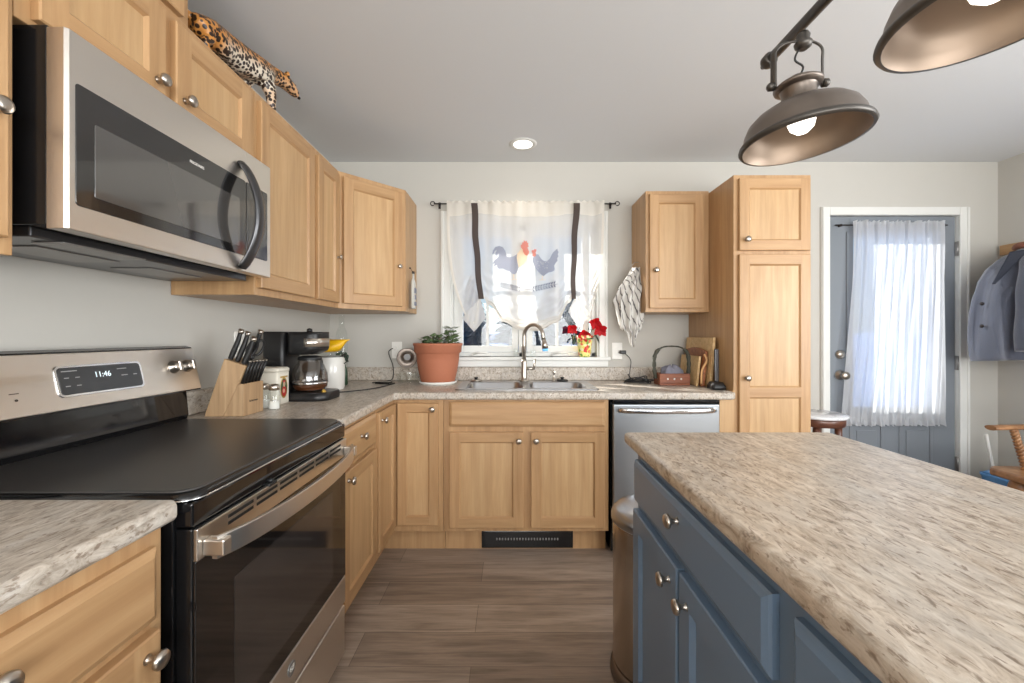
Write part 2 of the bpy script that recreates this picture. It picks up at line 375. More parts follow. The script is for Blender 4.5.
def door_bm(Fm, u0, u1, z0, z1, openings=None, t=.02, sw=.055, vert=0, horiz=1, slab=False, bead=.008, depth=.009):
    """cabinet door (or slab drawer front) in frame Fm, its face at n=t, back at n=0"""
    b = bmesh.new(); flip = Fm.to_3x3().determinant() < 0
    def q(a, mi):
        vs = [b.verts.new(Fm @ Vector(p)) for p in a]
        f = b.faces.new(vs if not flip else vs[::-1]); f.material_index = mi
    def rect(i, n): return [(u0+i, n, z0+i), (u1-i, n, z0+i), (u1-i, n, z1-i), (u0+i, n, z1-i)]
    def loop(A, B, mis):
        for k in range(4): q([A[k], A[(k+1) % 4], B[(k+1) % 4], B[k]], mis[k])
    e = .003
    if slab:
        loop(rect(0, 0), rect(0, t-.009), [horiz]*4); loop(rect(0, t-.009), rect(.004, t-.005), [horiz]*4)
        loop(rect(.004, t-.005), rect(.014, t), [horiz]*4); q(rect(.014, t), horiz)
    else:
        loop(rect(0, 0), rect(0, t-e), [horiz, vert, horiz, vert]); loop(rect(0, t-e), rect(e, t), [horiz, vert, horiz, vert])
        if openings is None: openings = [(z0+sw, z1-sw)]
        q([(u0+e, t, z0+e), (u0+sw, t, z0+e), (u0+sw, t, z1-e), (u0+e, t, z1-e)], vert)
        q([(u1-sw, t, z0+e), (u1-e, t, z0+e), (u1-e, t, z1-e), (u1-sw, t, z1-e)], vert)
        zs = [z0+e]+[z for o in openings for z in o]+[z1-e]
        for k in range(0, len(zs), 2): q([(u0+sw, t, zs[k]), (u1-sw, t, zs[k]), (u1-sw, t, zs[k+1]), (u0+sw, t, zs[k+1])], horiz)
        for a, c in openings:
            R = lambda i, n: [(u0+sw+i, n, a+i), (u1-sw-i, n, a+i), (u1-sw-i, n, c-i), (u0+sw+i, n, c-i)]
            loop(R(0, t), R(bead, t-depth), [horiz, vert, horiz, vert]); q(R(bead, t-depth), 2)
    bk = rect(0, 0); q(bk[::-1], vert)
    return b
def knob_at(parent, p, n, s=1.0, mat='nickel'):
    b = NB(); lathe(b, [(.009*s, 0), (.006*s, .003), (.0055*s, .012*s), (.010*s, .017*s), (.0155*s, .020*s), (.0165*s, .024*s), (.014*s, .029*s), (.007*s, .0315*s), (0, .032*s)], p, n, 22)
    return obj('knob', b, mat, parent)

XL, XR, YB, YF, ZC = -1.27, 3.415, 2.932, -2.7, 2.438
XB = -.652          # face-frame plane of the left base run
YBF = 2.322         # face-frame plane of the back base run
ZT = .908           # worktop height
FL = lambda x: frame((x, 0, 0), (0, 1, 0), (1, 0, 0))     # front facing +X at x
FB = lambda y: frame((0, y, 0), (1, 0, 0), (0, -1, 0))    # front facing -Y at y
FI = lambda x: frame((x, 0, 0), (0, 1, 0), (-1, 0, 0))    # front facing -X at x

# ================================================================== SETTING
b = NB(); box(b, (XL-.2, YF-.2, -.12), (XR+.2, YB+.2, 0)); struct('floor', b, 'floor_planks')
b = NB(); box(b, (XL-.2, YF-.2, ZC), (XR+.2, YB+.2, ZC+.12)); struct('ceiling', b, 'ceiling_paint')
b = NB(); box(b, (XL-.16, YF-.16, 0), (XL, YB+.16, ZC)); struct('wall_left', b, 'wall_paint')
WX0, WX1, WZ0, WZ1 = -.42, .615, 1.072, 2.017        # window opening
DX0, DX1, DZ1 = 2.215, 3.146, 2.075                  # door opening
b = NB()
box(b, (XL, YB, 0), (WX0, YB+.16, ZC)); box(b, (WX1, YB, 0), (DX0, YB+.16, ZC)); box(b, (DX1, YB, 0), (XR, YB+.16, ZC))
box(b, (WX0, YB, 0), (WX1, YB+.16, WZ0)); box(b, (WX0, YB, WZ1), (WX1, YB+.16, ZC)); box(b, (DX0, YB, DZ1), (DX1, YB+.16, ZC))
struct('wall_back', b, 'wall_paint')
b = NB()   # right wall with the dining window opening
box(b, (XR, YF-.16, 0), (XR+.16, -1.5, ZC)); box(b, (XR, .8, 0), (XR+.16, YB+.16, ZC)); box(b, (XR, -1.5, 0), (XR+.16, .8, .65)); box(b, (XR, -1.5, 2.25), (XR+.16, .8, ZC))
struct('wall_right', b, 'wall_paint')
b = NB()
box(b, (XL, YF-.16, 0), (-.65, YF, ZC)); box(b, (2.65, YF-.16, 0), (XR, YF, ZC)); box(b, (-.65, YF-.16, 0), (2.65, YF, .6)); box(b, (-.65, YF-.16, 2.3), (2.65, YF, ZC))
struct('wall_front', b, 'wall_paint')
b = NB(); box(b, (DX1+.052, YB-.014, 0), (XR-.002, YB, .09), .004); box(b, (1.69, YB-.014, 0), (DX0-.052, YB, .09), .004); struct('baseboard_back', b, 'trim_white')
b = NB(); box(b, (XR-.014, .9, 0), (XR, YB-.016, .09), .004); struct('baseboard_right', b, 'trim_white')

# window 1 over the sink
win = bpy.data.objects.new('window_1', None); C.objects.link(win); win.location = ((WX0+WX1)/2, YB, WZ0); win['kind'] = 'structure'
b = NB()   # casing
cw = .072
for x0, x1 in ((WX0-cw, WX0), (WX1, WX1+cw-.01)):
    box(b, (x0, YB-.018, WZ0-.005), (x1, YB, WZ1+cw), .004)
    box(b, (x0+.006 if x0 < 0 else x1-.022, YB-.026, WZ0-.005), (x0+.022 if x0 < 0 else x1-.006, YB-.017, WZ1+cw), .003)
box(b, (WX0, YB-.018, WZ1), (WX1, YB, WZ1+cw), .004)
obj('window_casing', b, 'trim_white', win)
b = NB(); box(b, (WX0-cw-.012, YB-.042, WZ0-.024), (WX1+cw+.004, YB+.10, WZ0), .005)
box(b, (WX0-cw, YB-.016, WZ0-.068), (WX1+cw-.008, YB-.0005, WZ0-.024), .003); obj('window_sill', b, 'trim_white', win)
b = NB()
Y1, Y2 = YB+.055, YB+.115
box(b, (WX0, YB+.001, WZ0), (WX0+.012, YB+.15, WZ1)); box(b, (WX1-.012, YB+.001, WZ0), (WX1, YB+.15, WZ1)); box(b, (WX0, YB+.001, WZ1-.012), (WX1, YB+.15, WZ1))
for x0, x1 in ((WX0+.012, WX0+.04), (WX1-.04, WX1-.012), (.055, .107)): box(b, (x0, Y1, WZ0), (x1, Y2+.02, WZ1-.012), .003)
box(b, (WX0+.012, Y1, WZ1-.045), (WX1-.012, Y2+.02, WZ1-.012), .003); box(b, (WX0+.012, Y1, WZ0), (WX1-.012, Y2+.02, WZ0+.028), .003)
obj('window_frame', b, 'trim_white', win)
for gx0, gx1 in ((-.345, .007), (.155, .51)):
    b = NB(); s = .045; gz0, gz1 = 1.148, 1.925
    box(b, (gx0-s, Y1+.008, gz0-s), (gx0, Y2, gz1+s), .004); box(b, (gx1, Y1+.008, gz0-s), (gx1+s, Y2, gz1+s), .004)
    box(b, (gx0, Y1+.008, gz0-s), (gx1, Y2, gz0), .004); box(b, (gx0, Y1+.008, gz1), (gx1, Y2, gz1+s), .004)
    sh = obj('sash', b, 'trim_white', win)
    b = NB(); mx = (gx0+gx1)/2
    box(b, (mx-.010, Y1+.025, gz0), (mx+.010, Y1+.045, gz1), .002)
    box(b, (gx0, Y1+.026, 1.63), (gx1, Y1+.044, 1.65), .002)
    obj('muntin', b, 'trim_white', sh)
    b = NB(); box(b, (gx0, Y1+.032, gz0), (gx1, Y1+.038, gz1)); obj('pane', b, 'pane', sh)
    b = NB(); xc = gx0+.13 if gx0 < 0 else gx0+.20
    box(b, (xc-.065, YB+.035, WZ0+.001), (xc+.065, YB+.054, WZ0+.022), .006); tube(b, [(xc-.05, YB+.035, WZ0+.018), (xc, YB+.022, WZ0+.03), (xc+.05, YB+.026, WZ0+.026)], .006, 8)
    obj('window_crank', b, 'white_plastic', win)

# door 1 with a lite
dr = bpy.data.objects.new('door_1', None); C.objects.link(dr); dr.location = ((DX0+DX1)/2, YB, 0); dr['kind'] = 'structure'
b = NB(); cw = .06
for x0, x1 in ((DX0-.048, DX0+.012), (DX1-.012, DX1+.052)):
    box(b, (x0, YB-.018, 0), (x1, YB, DZ1+.045), .004); box(b, (x0+.004, YB-.027, 0), (x0+.018, YB-.017, DZ1+.04), .003) if x0 < 2.5 else box(b, (x1-.018, YB-.027, 0), (x1-.004, YB-.017, DZ1+.04), .003)
box(b, (DX0+.012, YB-.018, DZ1-.012), (DX1-.012, YB, DZ1+.045), .004)
box(b, (DX0, YB, 0), (DX0+.012, YB+.15, DZ1)); box(b, (DX1-.012, YB, 0), (DX1, YB+.15, DZ1)); box(b, (DX0, YB, DZ1-.012), (DX1, YB+.15, DZ1))
obj('door_frame', b, 'trim_white', dr)
LX0, LX1, LZ0, LZ1 = 2.235, 3.126, .012, 2.058; LY = YB+.012; GX0, GX1, GZ0, GZ1 = 2.385, 2.975, .70, 1.93
b = NB()
box(b, (LX0, LY, LZ0), (GX0, LY+.044, LZ1), .002); box(b, (GX1, LY, LZ0), (LX1, LY+.044, LZ1), .002)
box(b, (GX0, LY, GZ1), (GX1, LY+.044, LZ1)); box(b, (GX0, LY, LZ0), (GX1, LY+.044, GZ0))
for x0, x1, y0, y1 in ((GX0-.025, GX0+.02, GZ0-.02, GZ1+.02), (GX1-.02, GX1+.025, GZ0-.02, GZ1+.02)): box(b, (x0, LY-.008, y0), (x1, LY+.002, y1), .004)
box(b, (GX0+.02, LY-.008, GZ1-.02), (GX1-.02, LY+.002, GZ1+.02), .004); box(b, (GX0+.02, LY-.008, GZ0-.02), (GX1-.02, LY+.002, GZ0+.02), .004)
for x0, x1 in ((2.40, 2.60), (2.75, 2.945)):    # two raised lower panels
    for (a0, a1, c0, c1) in ((x0-.02, x0, .13, .585), (x1, x1+.02, .13, .585), (x0-.02, x1+.02, .585, .605), (x0-.02, x1+.02, .11, .13)): box(b, (a0, LY-.007, c0), (a1, LY+.001, c1), .003)
    box(b, (x0+.03, LY-.006, .16), (x1-.03, LY+.001, .555), .005)
obj('door_leaf', b, 'door_blue', dr)
b = NB(); box(b, (GX0, LY+.018, GZ0), (GX1, LY+.026, GZ1)); obj('glass', b, 'pane', dr)
b = NB(); p = W(839.5, 354.5, YB+.012); lathe(b, [(.030, 0), (.032, .004), (.030, .012), (.022, .016), (.020, .020), (0, .021)], p, (0, -1, 0)); obj('deadbolt', b, 'nickel', dr)
b = NB(); p = W(839.5, 375, YB+.012); lathe(b, [(.033, 0), (.033, .006), (.014, .012), (.012, .03), (.026, .042), (.029, .056), (.024, .066), (0, .069)], p, (0, -1, 0)); obj('door_knob', b, 'nickel', dr)
for z in (1.83, 1.03, .32):
    b = NB(); box(b, (LX1-.004, LY-.012, z-.05), (LX1+.012, LY-.001, z+.05), .002); tube(b, [(LX1+.004, LY-.014, z-.05), (LX1+.004, LY-.014, z+.05)], .007, 8); obj('hinge', b, 'grey_metal', dr)

# outdoors: snow bank rising behind the house
b = NB()
def snowf(u, v):
    x = -14+u*40; y = 3.4+v*26
    z = -.35+1.60*min(1, max(0, (y-4)/13))**.8+.25*noise.noise(Vector((x*.3, y*.3, 0)))
    return Vector((x, y, z))
sheet(b, 80, 60, snowf); struct('ground', b, 'snow')
def pine(x, y, h, k):
    z0 = -.35+1.60*min(1, max(0, (y-4)/13))**.8-.1
    t = thing('pine_tree', ['tall dark pine beyond the sink window', 'shorter dark pine beyond the sink window', 'very tall unseen pine added to shade the snowy yard'][k], 'tree', (x, y, z0), 'pines on the snowy bank' if k < 2 else 'unseen pines added for shade')
    b = NB(); tube(b, [(x, y, z0), (x, y, z0+h*.9)], [.09, .03], 8); obj('trunk', b, 'bark', t)
    b = NB(); r = random.Random(int(x*10)+int(y))
    for i in range(9):
        f = i/9; z = z0+h*(.06+.9*f); R = h*.30*(1-f)+.12; n = 11
        c = bmesh.new(); top = c.verts.new((x, y, z+h*.16)); ring = [c.verts.new((x+R*(1 if k2 % 2 else .62)*math.cos(2*PI*k2/(2*n)+f*3)*(.85+.3*r.random()), y+R*(1 if k2 % 2 else .62)*math.sin(2*PI*k2/(2*n)+f*3)*(.85+.3*r.random()), z-.1*r.random())) for k2 in range(2*n)]
        cen = c.verts.new((x, y, z+h*.02))
        for k2 in range(2*n): c.faces.new((top, ring[k2], ring[(k2+1) % (2*n)])); c.faces.new((cen, ring[(k2+1) % (2*n)], ring[k2]))
        merge(b, c)
    obj('crown', b, 'pine', t)
for i, (x, y, h) in enumerate([(-6.9, 14.4, 2.6), (-5.6, 13.6, 2.1), (-4.4, 14.6, 2.4), (-3.2, 13.4, 1.9), (-2.1, 14.5, 2.2), (-1.1, 13.3, 1.8), (0, 14.4, 2.1), (1.1, 13.4, 1.9), (2.2, 14.6, 2.3), (3.3, 13.5, 2.0), (4.5, 14.5, 2.5), (5.7, 13.7, 2.2), (-1.6, 16.6, 2.5), (1.7, 16.8, 2.6), (4.0, 16.8, 2.7), (-4.0, 16.9, 2.6)]): pine(x, y, h, 0 if h > 2.15 else 1)
for x, y in ((-10.6, 12.6), (-11.4, 16.6), (-10.8, 20.8), (-7.6, 18.8), (-8.4, 23.4)): pine(x, y, 6.5, 2)     # unseen stand added to shade the snowy bank

# ================================================================== BASE CABINETS, LEFT RUN
def toe_and_body(bm, lo, hi, front, z0=.135, z1=.866, back_toe=.075):
    """carcass box with recessed toe kick; front = 'x+','y-','x-'"""
    x0, y0 = lo; x1, y1 = hi
    box(bm, (x0, y0, z0), (x1, y1, z1), .0015)
    if front == 'x+': box(bm, (x0, y0, 0), (x1-back_toe, y1, z0))
    if front == 'y-': box(bm, (x0, y0+back_toe, 0), (x1, y1, z0))
    if front == 'x-': box(bm, (x0+back_toe, y0, 0), (x1, y1, z0))
def add_door(parent, Fm, u0, u1, z0, z1, knob=None, mats=('maple_frame_v', 'maple_h', 'maple_v'), name='door', **kw):
    d = obj(name, door_bm(Fm, u0, u1, z0, z1, **kw), list(mats), parent)
    if knob is not None:
        p = Fm @ Vector((knob[0], .02, knob[1])); n = Fm.to_3x3() @ Vector((0, 1, 0)); knob_at(d, p, n, knob[2] if len(knob) > 2 else 1.0)
    return d
t = thing('base_cabinet', 'maple base cabinet nearest the camera, left of the range', 'cabinet', (-.95, .2, 0), 'maple base cabinets')
b = NB(); toe_and_body(b, (XL+.002, -.62), (XB, .779), 'x+'); obj('body', b, 'maple_frame_v', t)
add_door(t, FL(XB), .255, .755, .708, .838, (.505, .795), name='drawer', slab=True); add_door(t, FL(XB), .515, .755, .160, .690, (.727, .655)); add_door(t, FL(XB), .255, .497, .160, .690, (.285, .655))
add_door(t, FL(XB), -.58, .215, .708, .838, (-.2, .795), name='drawer', slab=True); add_door(t, FL(XB), -.58, .215, .160, .690, (.18, .655))
t = thing('base_cabinet', 'maple base cabinet with one drawer between range and corner cabinet', 'cabinet', (-.95, 1.78, 0), 'maple base cabinets')
b = NB(); toe_and_body(b, (XL+.002, 1.561), (XB, 1.995), 'x+'); obj('body', b, 'maple_frame_v', t)
add_door(t, FL(XB), 1.585, 1.972, .712, .858-.003, (1.765, .795), name='drawer', slab=True); add_door(t, FL(XB), 1.585, 1.972, .160, .690, (1.625, .655))
# corner cabinet with the folding door
t = thing('corner_base_cabinet', 'maple corner base cabinet with two-leaf folding door', 'cabinet', (-.95, 2.4, 0), 'maple base cabinets')
b = NB(); prism(b, [(XL+.002, 1.997, .135), (XB, 1.997, .135), (XB, YBF, .135), (-.376, YBF, .135), (-.376, YB-.003, .135), (XL+.002, YB-.003, .135)], (0, 0, .731))
prism(b, [(XL+.002, 1.997, 0), (XB-.075, 1.997, 0), (XB-.075, YBF+.075, 0), (-.376, YBF+.075, 0), (-.376, YB-.003, 0), (XL+.002, YB-.003, 0)], (0, 0, .135))
obj('body', b, 'maple_frame_v', t)
add_door(t, FL(XB), 2.015, 2.298, .172, .848, (2.05, .805), name='door', sw=.05)
add_door(t, FB(YBF), XB+.024, -.402, .172, .848, (-.432, .815), name='door', sw=.048)
# sink cabinet
t = thing('sink_base_cabinet', 'maple sink base cabinet with two doors under the double sink', 'cabinet', (.085, 2.6, 0), 'maple base cabinets')
b = NB(); x0, x1 = -.374, .541
box(b, (x0, YBF, .135), (x0+.018, YB-.003, .866)); box(b, (x1-.018, YBF, .135), (x1, YB-.003, .866)); box(b, (x0+.018, YBF, .135), (x1-.018, YB-.003, .155))
box(b, (x0+.018, YBF, .155), (x1-.018, YBF+.019, .866)); box(b, (x0, YBF+.075, 0), (x1, YBF+.095, .135))
obj('body', b, 'maple_frame_v', t)
add_door(t, FB(YBF), -.341, .518, .718, .856, name='false_drawer', slab=True)
add_door(t, FB(YBF), -.341, .068, .158, .688, (.042, .642)); add_door(t, FB(YBF), .110, .518, .158, .688, (.137, .642))
b = NB(); box(b, (-.168, YBF+.066, .006), (.355, YBF+.074, .118), .004); box(b, (-.155, YBF+.060, .018), (.342, YBF+.067, .106), .003); obj('vent', b, 'black_enamel', t, label='black toe-kick heating vent')
v = t.children[-1]
b = NB()
for k in range(22): box(b, (-.085+k*.0165, YBF+.056, .056), (-.077+k*.0165, YBF+.0605, .068), .001)
obj('louver', b, 'grey_metal', v)

# dishwasher
t = thing('dishwasher', 'stainless dishwasher built in right of the sink cabinet', 'dishwasher', (.85, 2.6, 0))
b = NB(); box(b, (.556, YBF+.01, .02), (1.150, YB-.01, .868)); obj('body', b, 'black_enamel', t)
b = NB(); box(b, (.562, YBF-.028, .125), (1.146, YBF+.008, .842), .006, seg=3); obj('door', b, 'steel_cool', t)
dd = t.children[-1]
b = NB(); box(b, (.562, YBF-.026, .844), (1.146, YBF+.008, .864), .003); obj('control_strip', b, 'black_gloss', t)
b = NB(); pts = [(.59+k/20*.53, YBF-.030-.040*math.sin(PI*min(1, max(0, k/20)))**.45, .812) for k in range(21)]
tube(b, pts, .015, 12, flat=(.6, 1)); obj('handle', b, 'chrome', dd)
b = NB(); box(b, (.565, YBF+.055, .005), (1.143, YBF+.07, .118)); obj('toe_panel', b, 'black_enamel', t)
b = NB(); box(b, (1.156, YBF-.004, 0), (1.236, YBF+.03, .866), .002); tag(obj('filler_panel', b, 'maple_v'), 'narrow maple filler panel between dishwasher and tall pantry', 'panel')

# worktops
def cut(bm, lo, hi):
    """cut a box-shaped hole"""
    a = bpy.data.meshes.new('a'); bm.to_mesh(a); bm.free(); oa = bpy.data.objects.new('a', a); C.objects.link(oa)
    c = NB(); box(c, lo, hi); mc_ = bpy.data.meshes.new('c'); c.to_mesh(mc_); c.free(); oc = bpy.data.objects.new('c', mc_); C.objects.link(oc)
    md = oa.modifiers.new('b', 'BOOLEAN'); md.operation = 'DIFFERENCE'; md.object = oc; md.solver = 'EXACT'
    dg = bpy.context.evaluated_depsgraph_get(); dg.update(); me = bpy.data.meshes.new_from_object(oa.evaluated_get(dg))
    out = bmesh.new(); out.from_mesh(me)
    bpy.data.objects.remove(oa); bpy.data.objects.remove(oc); bpy.data.meshes.remove(a); bpy.data.meshes.remove(mc_); bpy.data.meshes.remove(me)
    return out
CT0 = ZT-.040
YCE, XCE = YB-.645, XL+.638
b = NB()
prism(b, [(XL+.001, 1.559, CT0), (XCE-.018, 1.559, CT0), (XCE, 1.577, CT0), (XCE, YCE-.02, CT0), (XCE+.02, YCE, CT0), (1.215, YCE, CT0), (1.238, YCE+.02, CT0), (1.238, YB-.001, CT0), (XL+.001, YB-.001, CT0)], (0, 0, .040), .011, seg=4)
b = cut(b, (-.30, 2.41, .7), (.485, 2.82, 1.0))
top = tag(obj('worktop', b, 'laminate'), 'L-shaped laminate worktop running from range past the sink to pantry', 'countertop')
b = NB(); prism(b, [(XL+.021, YB-.020, ZT+.0005), (1.236, YB-.020, ZT+.0005), (1.236, YB-.001, ZT+.0005), (XL+.021, YB-.001, ZT+.0005)], (0, 0, .092), .006, seg=3)
prism(b, [(XL+.001, 1.562, ZT+.0005), (XL+.0205, 1.562, ZT+.0005), (XL+.0205, YB-.001, ZT+.0005), (XL+.001, YB-.001, ZT+.0005)], (0, 0, .092), .006, seg=3)
obj('backsplash', b, 'laminate', top)
b = NB(); prism(b, [(XL+.001, -.64, CT0), (XCE, -.64, CT0), (XCE, .791, CT0), (XCE-.009, .800, CT0), (XL+.001, .800, CT0)], (0, 0, .040), .012, seg=4)
tp = tag(obj('worktop', b, 'laminate'), 'short laminate worktop nearest the camera, left of the range', 'countertop')
b = NB(); box(b, (XL+.001, -.64, ZT+.0005), (XL+.020, .795, ZT+.092), .006); obj('backsplash', b, 'laminate', tp)

# sink
t = thing('sink', 'stainless double-bowl drop-in sink below the window', 'sink', (.09, 2.6, ZT))
SX0, SX1, SY0, SY1 = -.325, .508, 2.385, 2.852
def rrect(x0, x1, y0, y1, r, z, n=6):
    out = []
    for cx_, cy_, a0 in ((x1-r, y0+r, -PI/2), (x1-r, y1-r, 0), (x0+r, y1-r, PI/2), (x0+r, y0+r, PI)):
        out += [(cx_+r*math.cos(a0+PI/2*k/n), cy_+r*math.sin(a0+PI/2*k/n), z) for k in range(n+1)]
    return out
b = NB(); zr = ZT+.006
bowls = [(-.268, .072, 2.425, 2.765), (.112, .452, 2.425, 2.765)]
# rim: outer lip + deck pieces around the bowls
loft(b, [rrect(SX0, SX1, SY0, SY1, .03, ZT+.0008), rrect(SX0, SX1, SY0, SY1, .03, ZT+.003), rrect(SX0+.004, SX1-.004, SY0+.004, SY1-.004, .028, zr)], caps=False)
c = bmesh.new(); outer = [c.verts.new(p) for p in rrect(SX0+.004, SX1-.004, SY0+.004, SY1-.004, .028, zr)]
es = [c.edges.new((outer[k], outer[(k+1) % len(outer)])) for k in range(len(outer))]
for bw in bowls:
    rr = [c.verts.new(p) for p in rrect(*bw, .06, zr)]; es += [c.edges.new((rr[k], rr[(k+1) % len(rr)])) for k in range(len(rr))]
bmesh.ops.triangle_fill(c, use_beauty=True, use_dissolve=False, edges=es); merge(b, c)
obj('rim', b, 'sink_steel', t)
for bw in bowls:
    b = NB(); x0, x1, y0, y1 = bw
    loft(b, [rrect(x0, x1, y0, y1, .06, zr), rrect(x0+.004, x1-.004, y0+.004, y1-.004, .058, zr-.006), rrect(x0+.012, x1-.012, y0+.012, y1-.012, .055, ZT-.14), rrect(x0+.03, x1-.03, y0+.03, y1-.03, .05, ZT-.165), rrect(x0+.13, x1-.13, y0+.13, y1-.13, .03, ZT-.17)], caps=False)
    loft(b, [rrect(x0+.13, x1-.13, y0+.13, y1-.13, .03, ZT-.17), rrect(x0+.16, x1-.16, y0+.16, y1-.16, .008, ZT-.171)], caps=True)
    obj('bowl', b, 'sink_steel', t)
# faucet
fx, fy = .088, 2.812
t = thing('faucet', 'brushed nickel gooseneck faucet with pull-down spray head', 'faucet', (fx, fy, zr))
b = NB(); lathe(b, [(.030, 0), (.030, .006), (.022, .012), (.019, .03), (.0185, .13), (.0145, .145)], (fx, fy, zr+.0005)); obj('base', b, 'nickel', t)
b = NB(); pts = [(fx, fy, zr+.14), (fx, fy, 1.16)]+[(fx+.060*(1-math.cos(a))*1.0, fy-.045*(1-math.cos(a)), 1.215+.078*math.sin(a)) for a in [PI*k/16 for k in range(17)]]+[(fx+.126, fy-.094, 1.19)]
tube(b, pts, .0125, 14); obj('spout', b, 'nickel', t)
b = NB(); tube(b, [(fx+.126, fy-.094, 1.192), (fx+.130, fy-.097, 1.165), (fx+.134, fy-.100, 1.135)], [.0145, .017, .021], 16); hd = obj('spray_head', b, 'nickel', t)
b = NB(); tube(b, [(fx+.134, fy-.100, 1.1345), (fx+.135, fy-.101, 1.120)], [.020, .017], 16); obj('light_ring', b, 'bulb_cyan', hd)
b = NB(); tube(b, [(fx+.012, fy, zr+.085), (fx+.062, fy, zr+.085)], .010, 12); tube(b, [(fx+.062, fy, zr+.08), (fx+.070, fy, zr+.11), (fx+.074, fy, zr+.15)], [.010, .008, .0065], 10); obj('lever', b, 'nickel', t)
b = NB(); p = (.288, 2.815, zr+.0005); lathe(b, [(.014, 0), (.014, .006), (.007, .01), (.007, .06), (.009, .062), (.009, .072), (0, .074)], p); tube(b, [(p[0], p[1], zr+.066), (p[0], p[1]-.05, zr+.068)], .005, 8)
tag(obj('soap_dispenser', b, 'nickel'), 'slim nickel soap pump behind the right sink bowl', 'soap dispenser')
for x, m_, lb in ((-.235, 'nickel', 'dark round sink stopper behind the left bowl'), (.345, 'black_plastic', 'black sink strainer basket behind the right bowl')):
    tt = thing('sink_stopper', lb, 'sink stopper', (x, 2.812, zr)); b = NB(); lathe(b, [(.038, 0.0005), (.040, .006), (.034, .012), (.012, .013)], (x, 2.812, zr)); obj('disc', b, m_, tt)
    b = NB(); lathe(b, [(.008, .013), (.012, .02), (.014, .027), (0, .029)], (x, 2.812, zr)); obj('grip', b, 'black_plastic', tt)

# ================================================================== RANGE
RY0, RY1, RXF = .806, 1.553, -.652
t = thing('range', 'stainless and black electric range with glass cooktop', 'stove', (-.95, 1.18, 0))
b = NB(); box(b, (XL+.03, RY0, .03), (RXF, RY1, .893), .003); 
for yy in (RY0+.05, RY1-.05):
    for xx in (XL+.1, RXF-.06): lathe(b, [(.015, 0), (.015, .03)], (xx, yy, 0))
obj('body', b, 'black_enamel', t)
b = NB()  # cooktop with rounded front corners
def rtop(i, z, r=.045):
    x0, x1, y0, y1 = XL+.075, -.614-i, RY0+i, RY1-i; out = [(x0, y0, z)]
    out += [(x1-r+r*math.cos(-PI/2+PI/2*k/8), y0+r+r*math.sin(-PI/2+PI/2*k/8), z) for k in range(9)]
    out += [(x1-r+r*math.cos(PI/2*k/8), y1-r+r*math.sin(PI/2*k/8), z) for k in range(9)]
    return out+[(x0, y1, z)]
loft(b, [rtop(0, .8945), rtop(0, .900), rtop(.004, .907), rtop(.011, .910)], caps=True); obj('cooktop_frame', b, 'black_enamel', t)
b = NB(); loft(b, [rtop(-.0010, .8950), rtop(-.0018, .8965), rtop(-.0010, .8985)], caps=True); obj('steel_edge', b, 'chrome', t)
b = NB(); loft(b, [rtop(.011, .9102), rtop(.012, .9125), rtop(.015, .914)], caps=True); obj('cooktop', b, 'cooktop_glass', t)
b = NB(); box(b, (RXF+.001, RY0+.002, .846), (-.616, RY1-.002, .8935), .004); obj('front_strip', b, 'black_gloss', t)
dF = FL(RXF)
b = NB(); box(b, (RXF+.001, RY0+.004, .335), (-.618, RY1-.004, .842), .003); dr_ = obj('door', b, 'black_enamel', t, label='black glass oven door with steel bands')
b = NB(); box(b, (-.6178, RY0+.006, .337), (-.6125, RY1-.006, .778), .0015); obj('glass', b, 'oven_glass', dr_)
b = NB(); box(b, (-.6124, .925, .385), (-.6116, 1.435, .685), 0); obj('window', b, 'oven_window', dr_)
b = NB(); box(b, (-.6178, RY0+.006, .7785), (-.609, RY1-.006, .8415), .002); obj('top_band', b, 'steel', dr_)
b = NB()
for k in range(6):
    y = .90+k*.101
    for z in (.8145, .829): box(b, (-.6092, y, z-.0035), (-.6083, y+.088, z+.0035))
obj('slot', b, 'dark_void', dr_)
b = NB()   # bowed handle
n = 60; ring = []
for k in range(n+1):
    f = k/n; y = RY0+.022+f*(RY1-RY0-.032); x = -.560+.030*math.sin(PI*f)-.022*(abs(2*f-1)**6)
    ring.append([(x-.010, y, .777), (x-.001, y, .776), (x, y, .778), (x, y, .818), (x-.001, y, .820), (x-.010, y, .819)])
loft(b, ring, caps=True)
for f in b.faces: f.smooth = False
for y in (RY0+.030, RY1-.026): box(b, (-.6085, y-.012, .783), (-.566, y+.012, .815), .003)
obj('handle', b, 'steel', dr_)
b = NB(); box(b, (RXF+.001, RY0+.006, .238), (-.6125, RY1-.006, .333), .003); bd = obj('lower_band', b, 'steel', t)
b = NB(); p = (-.612, 1.165, .292); lathe(b, [(.020, 0), (.020, .0015), (.017, .002), (0, .002)], p, (1, 0, 0)); em = obj('badge', b, 'grey_metal', bd)
b = text_bm('GE', .020, textframe((-.6096, 1.165, .292), (0, 1, 0), (0, 0, 1))); obj('badge_lettering', b, 'ink_white', em)
b = NB(); box(b, (RXF+.001, RY0+.006, .05), (-.614, RY1-.006, .226), .005); obj('storage_drawer', b, 'steel', t)
b = NB(); box(b, (-.622, 1.05, .838), (-.606, 1.085, .846), .002); lathe(b, [(.006, 0), (.007, .006), (0, .01)], (-.614, 1.068, .8455)); obj('latch', b, 'black_plastic', t)
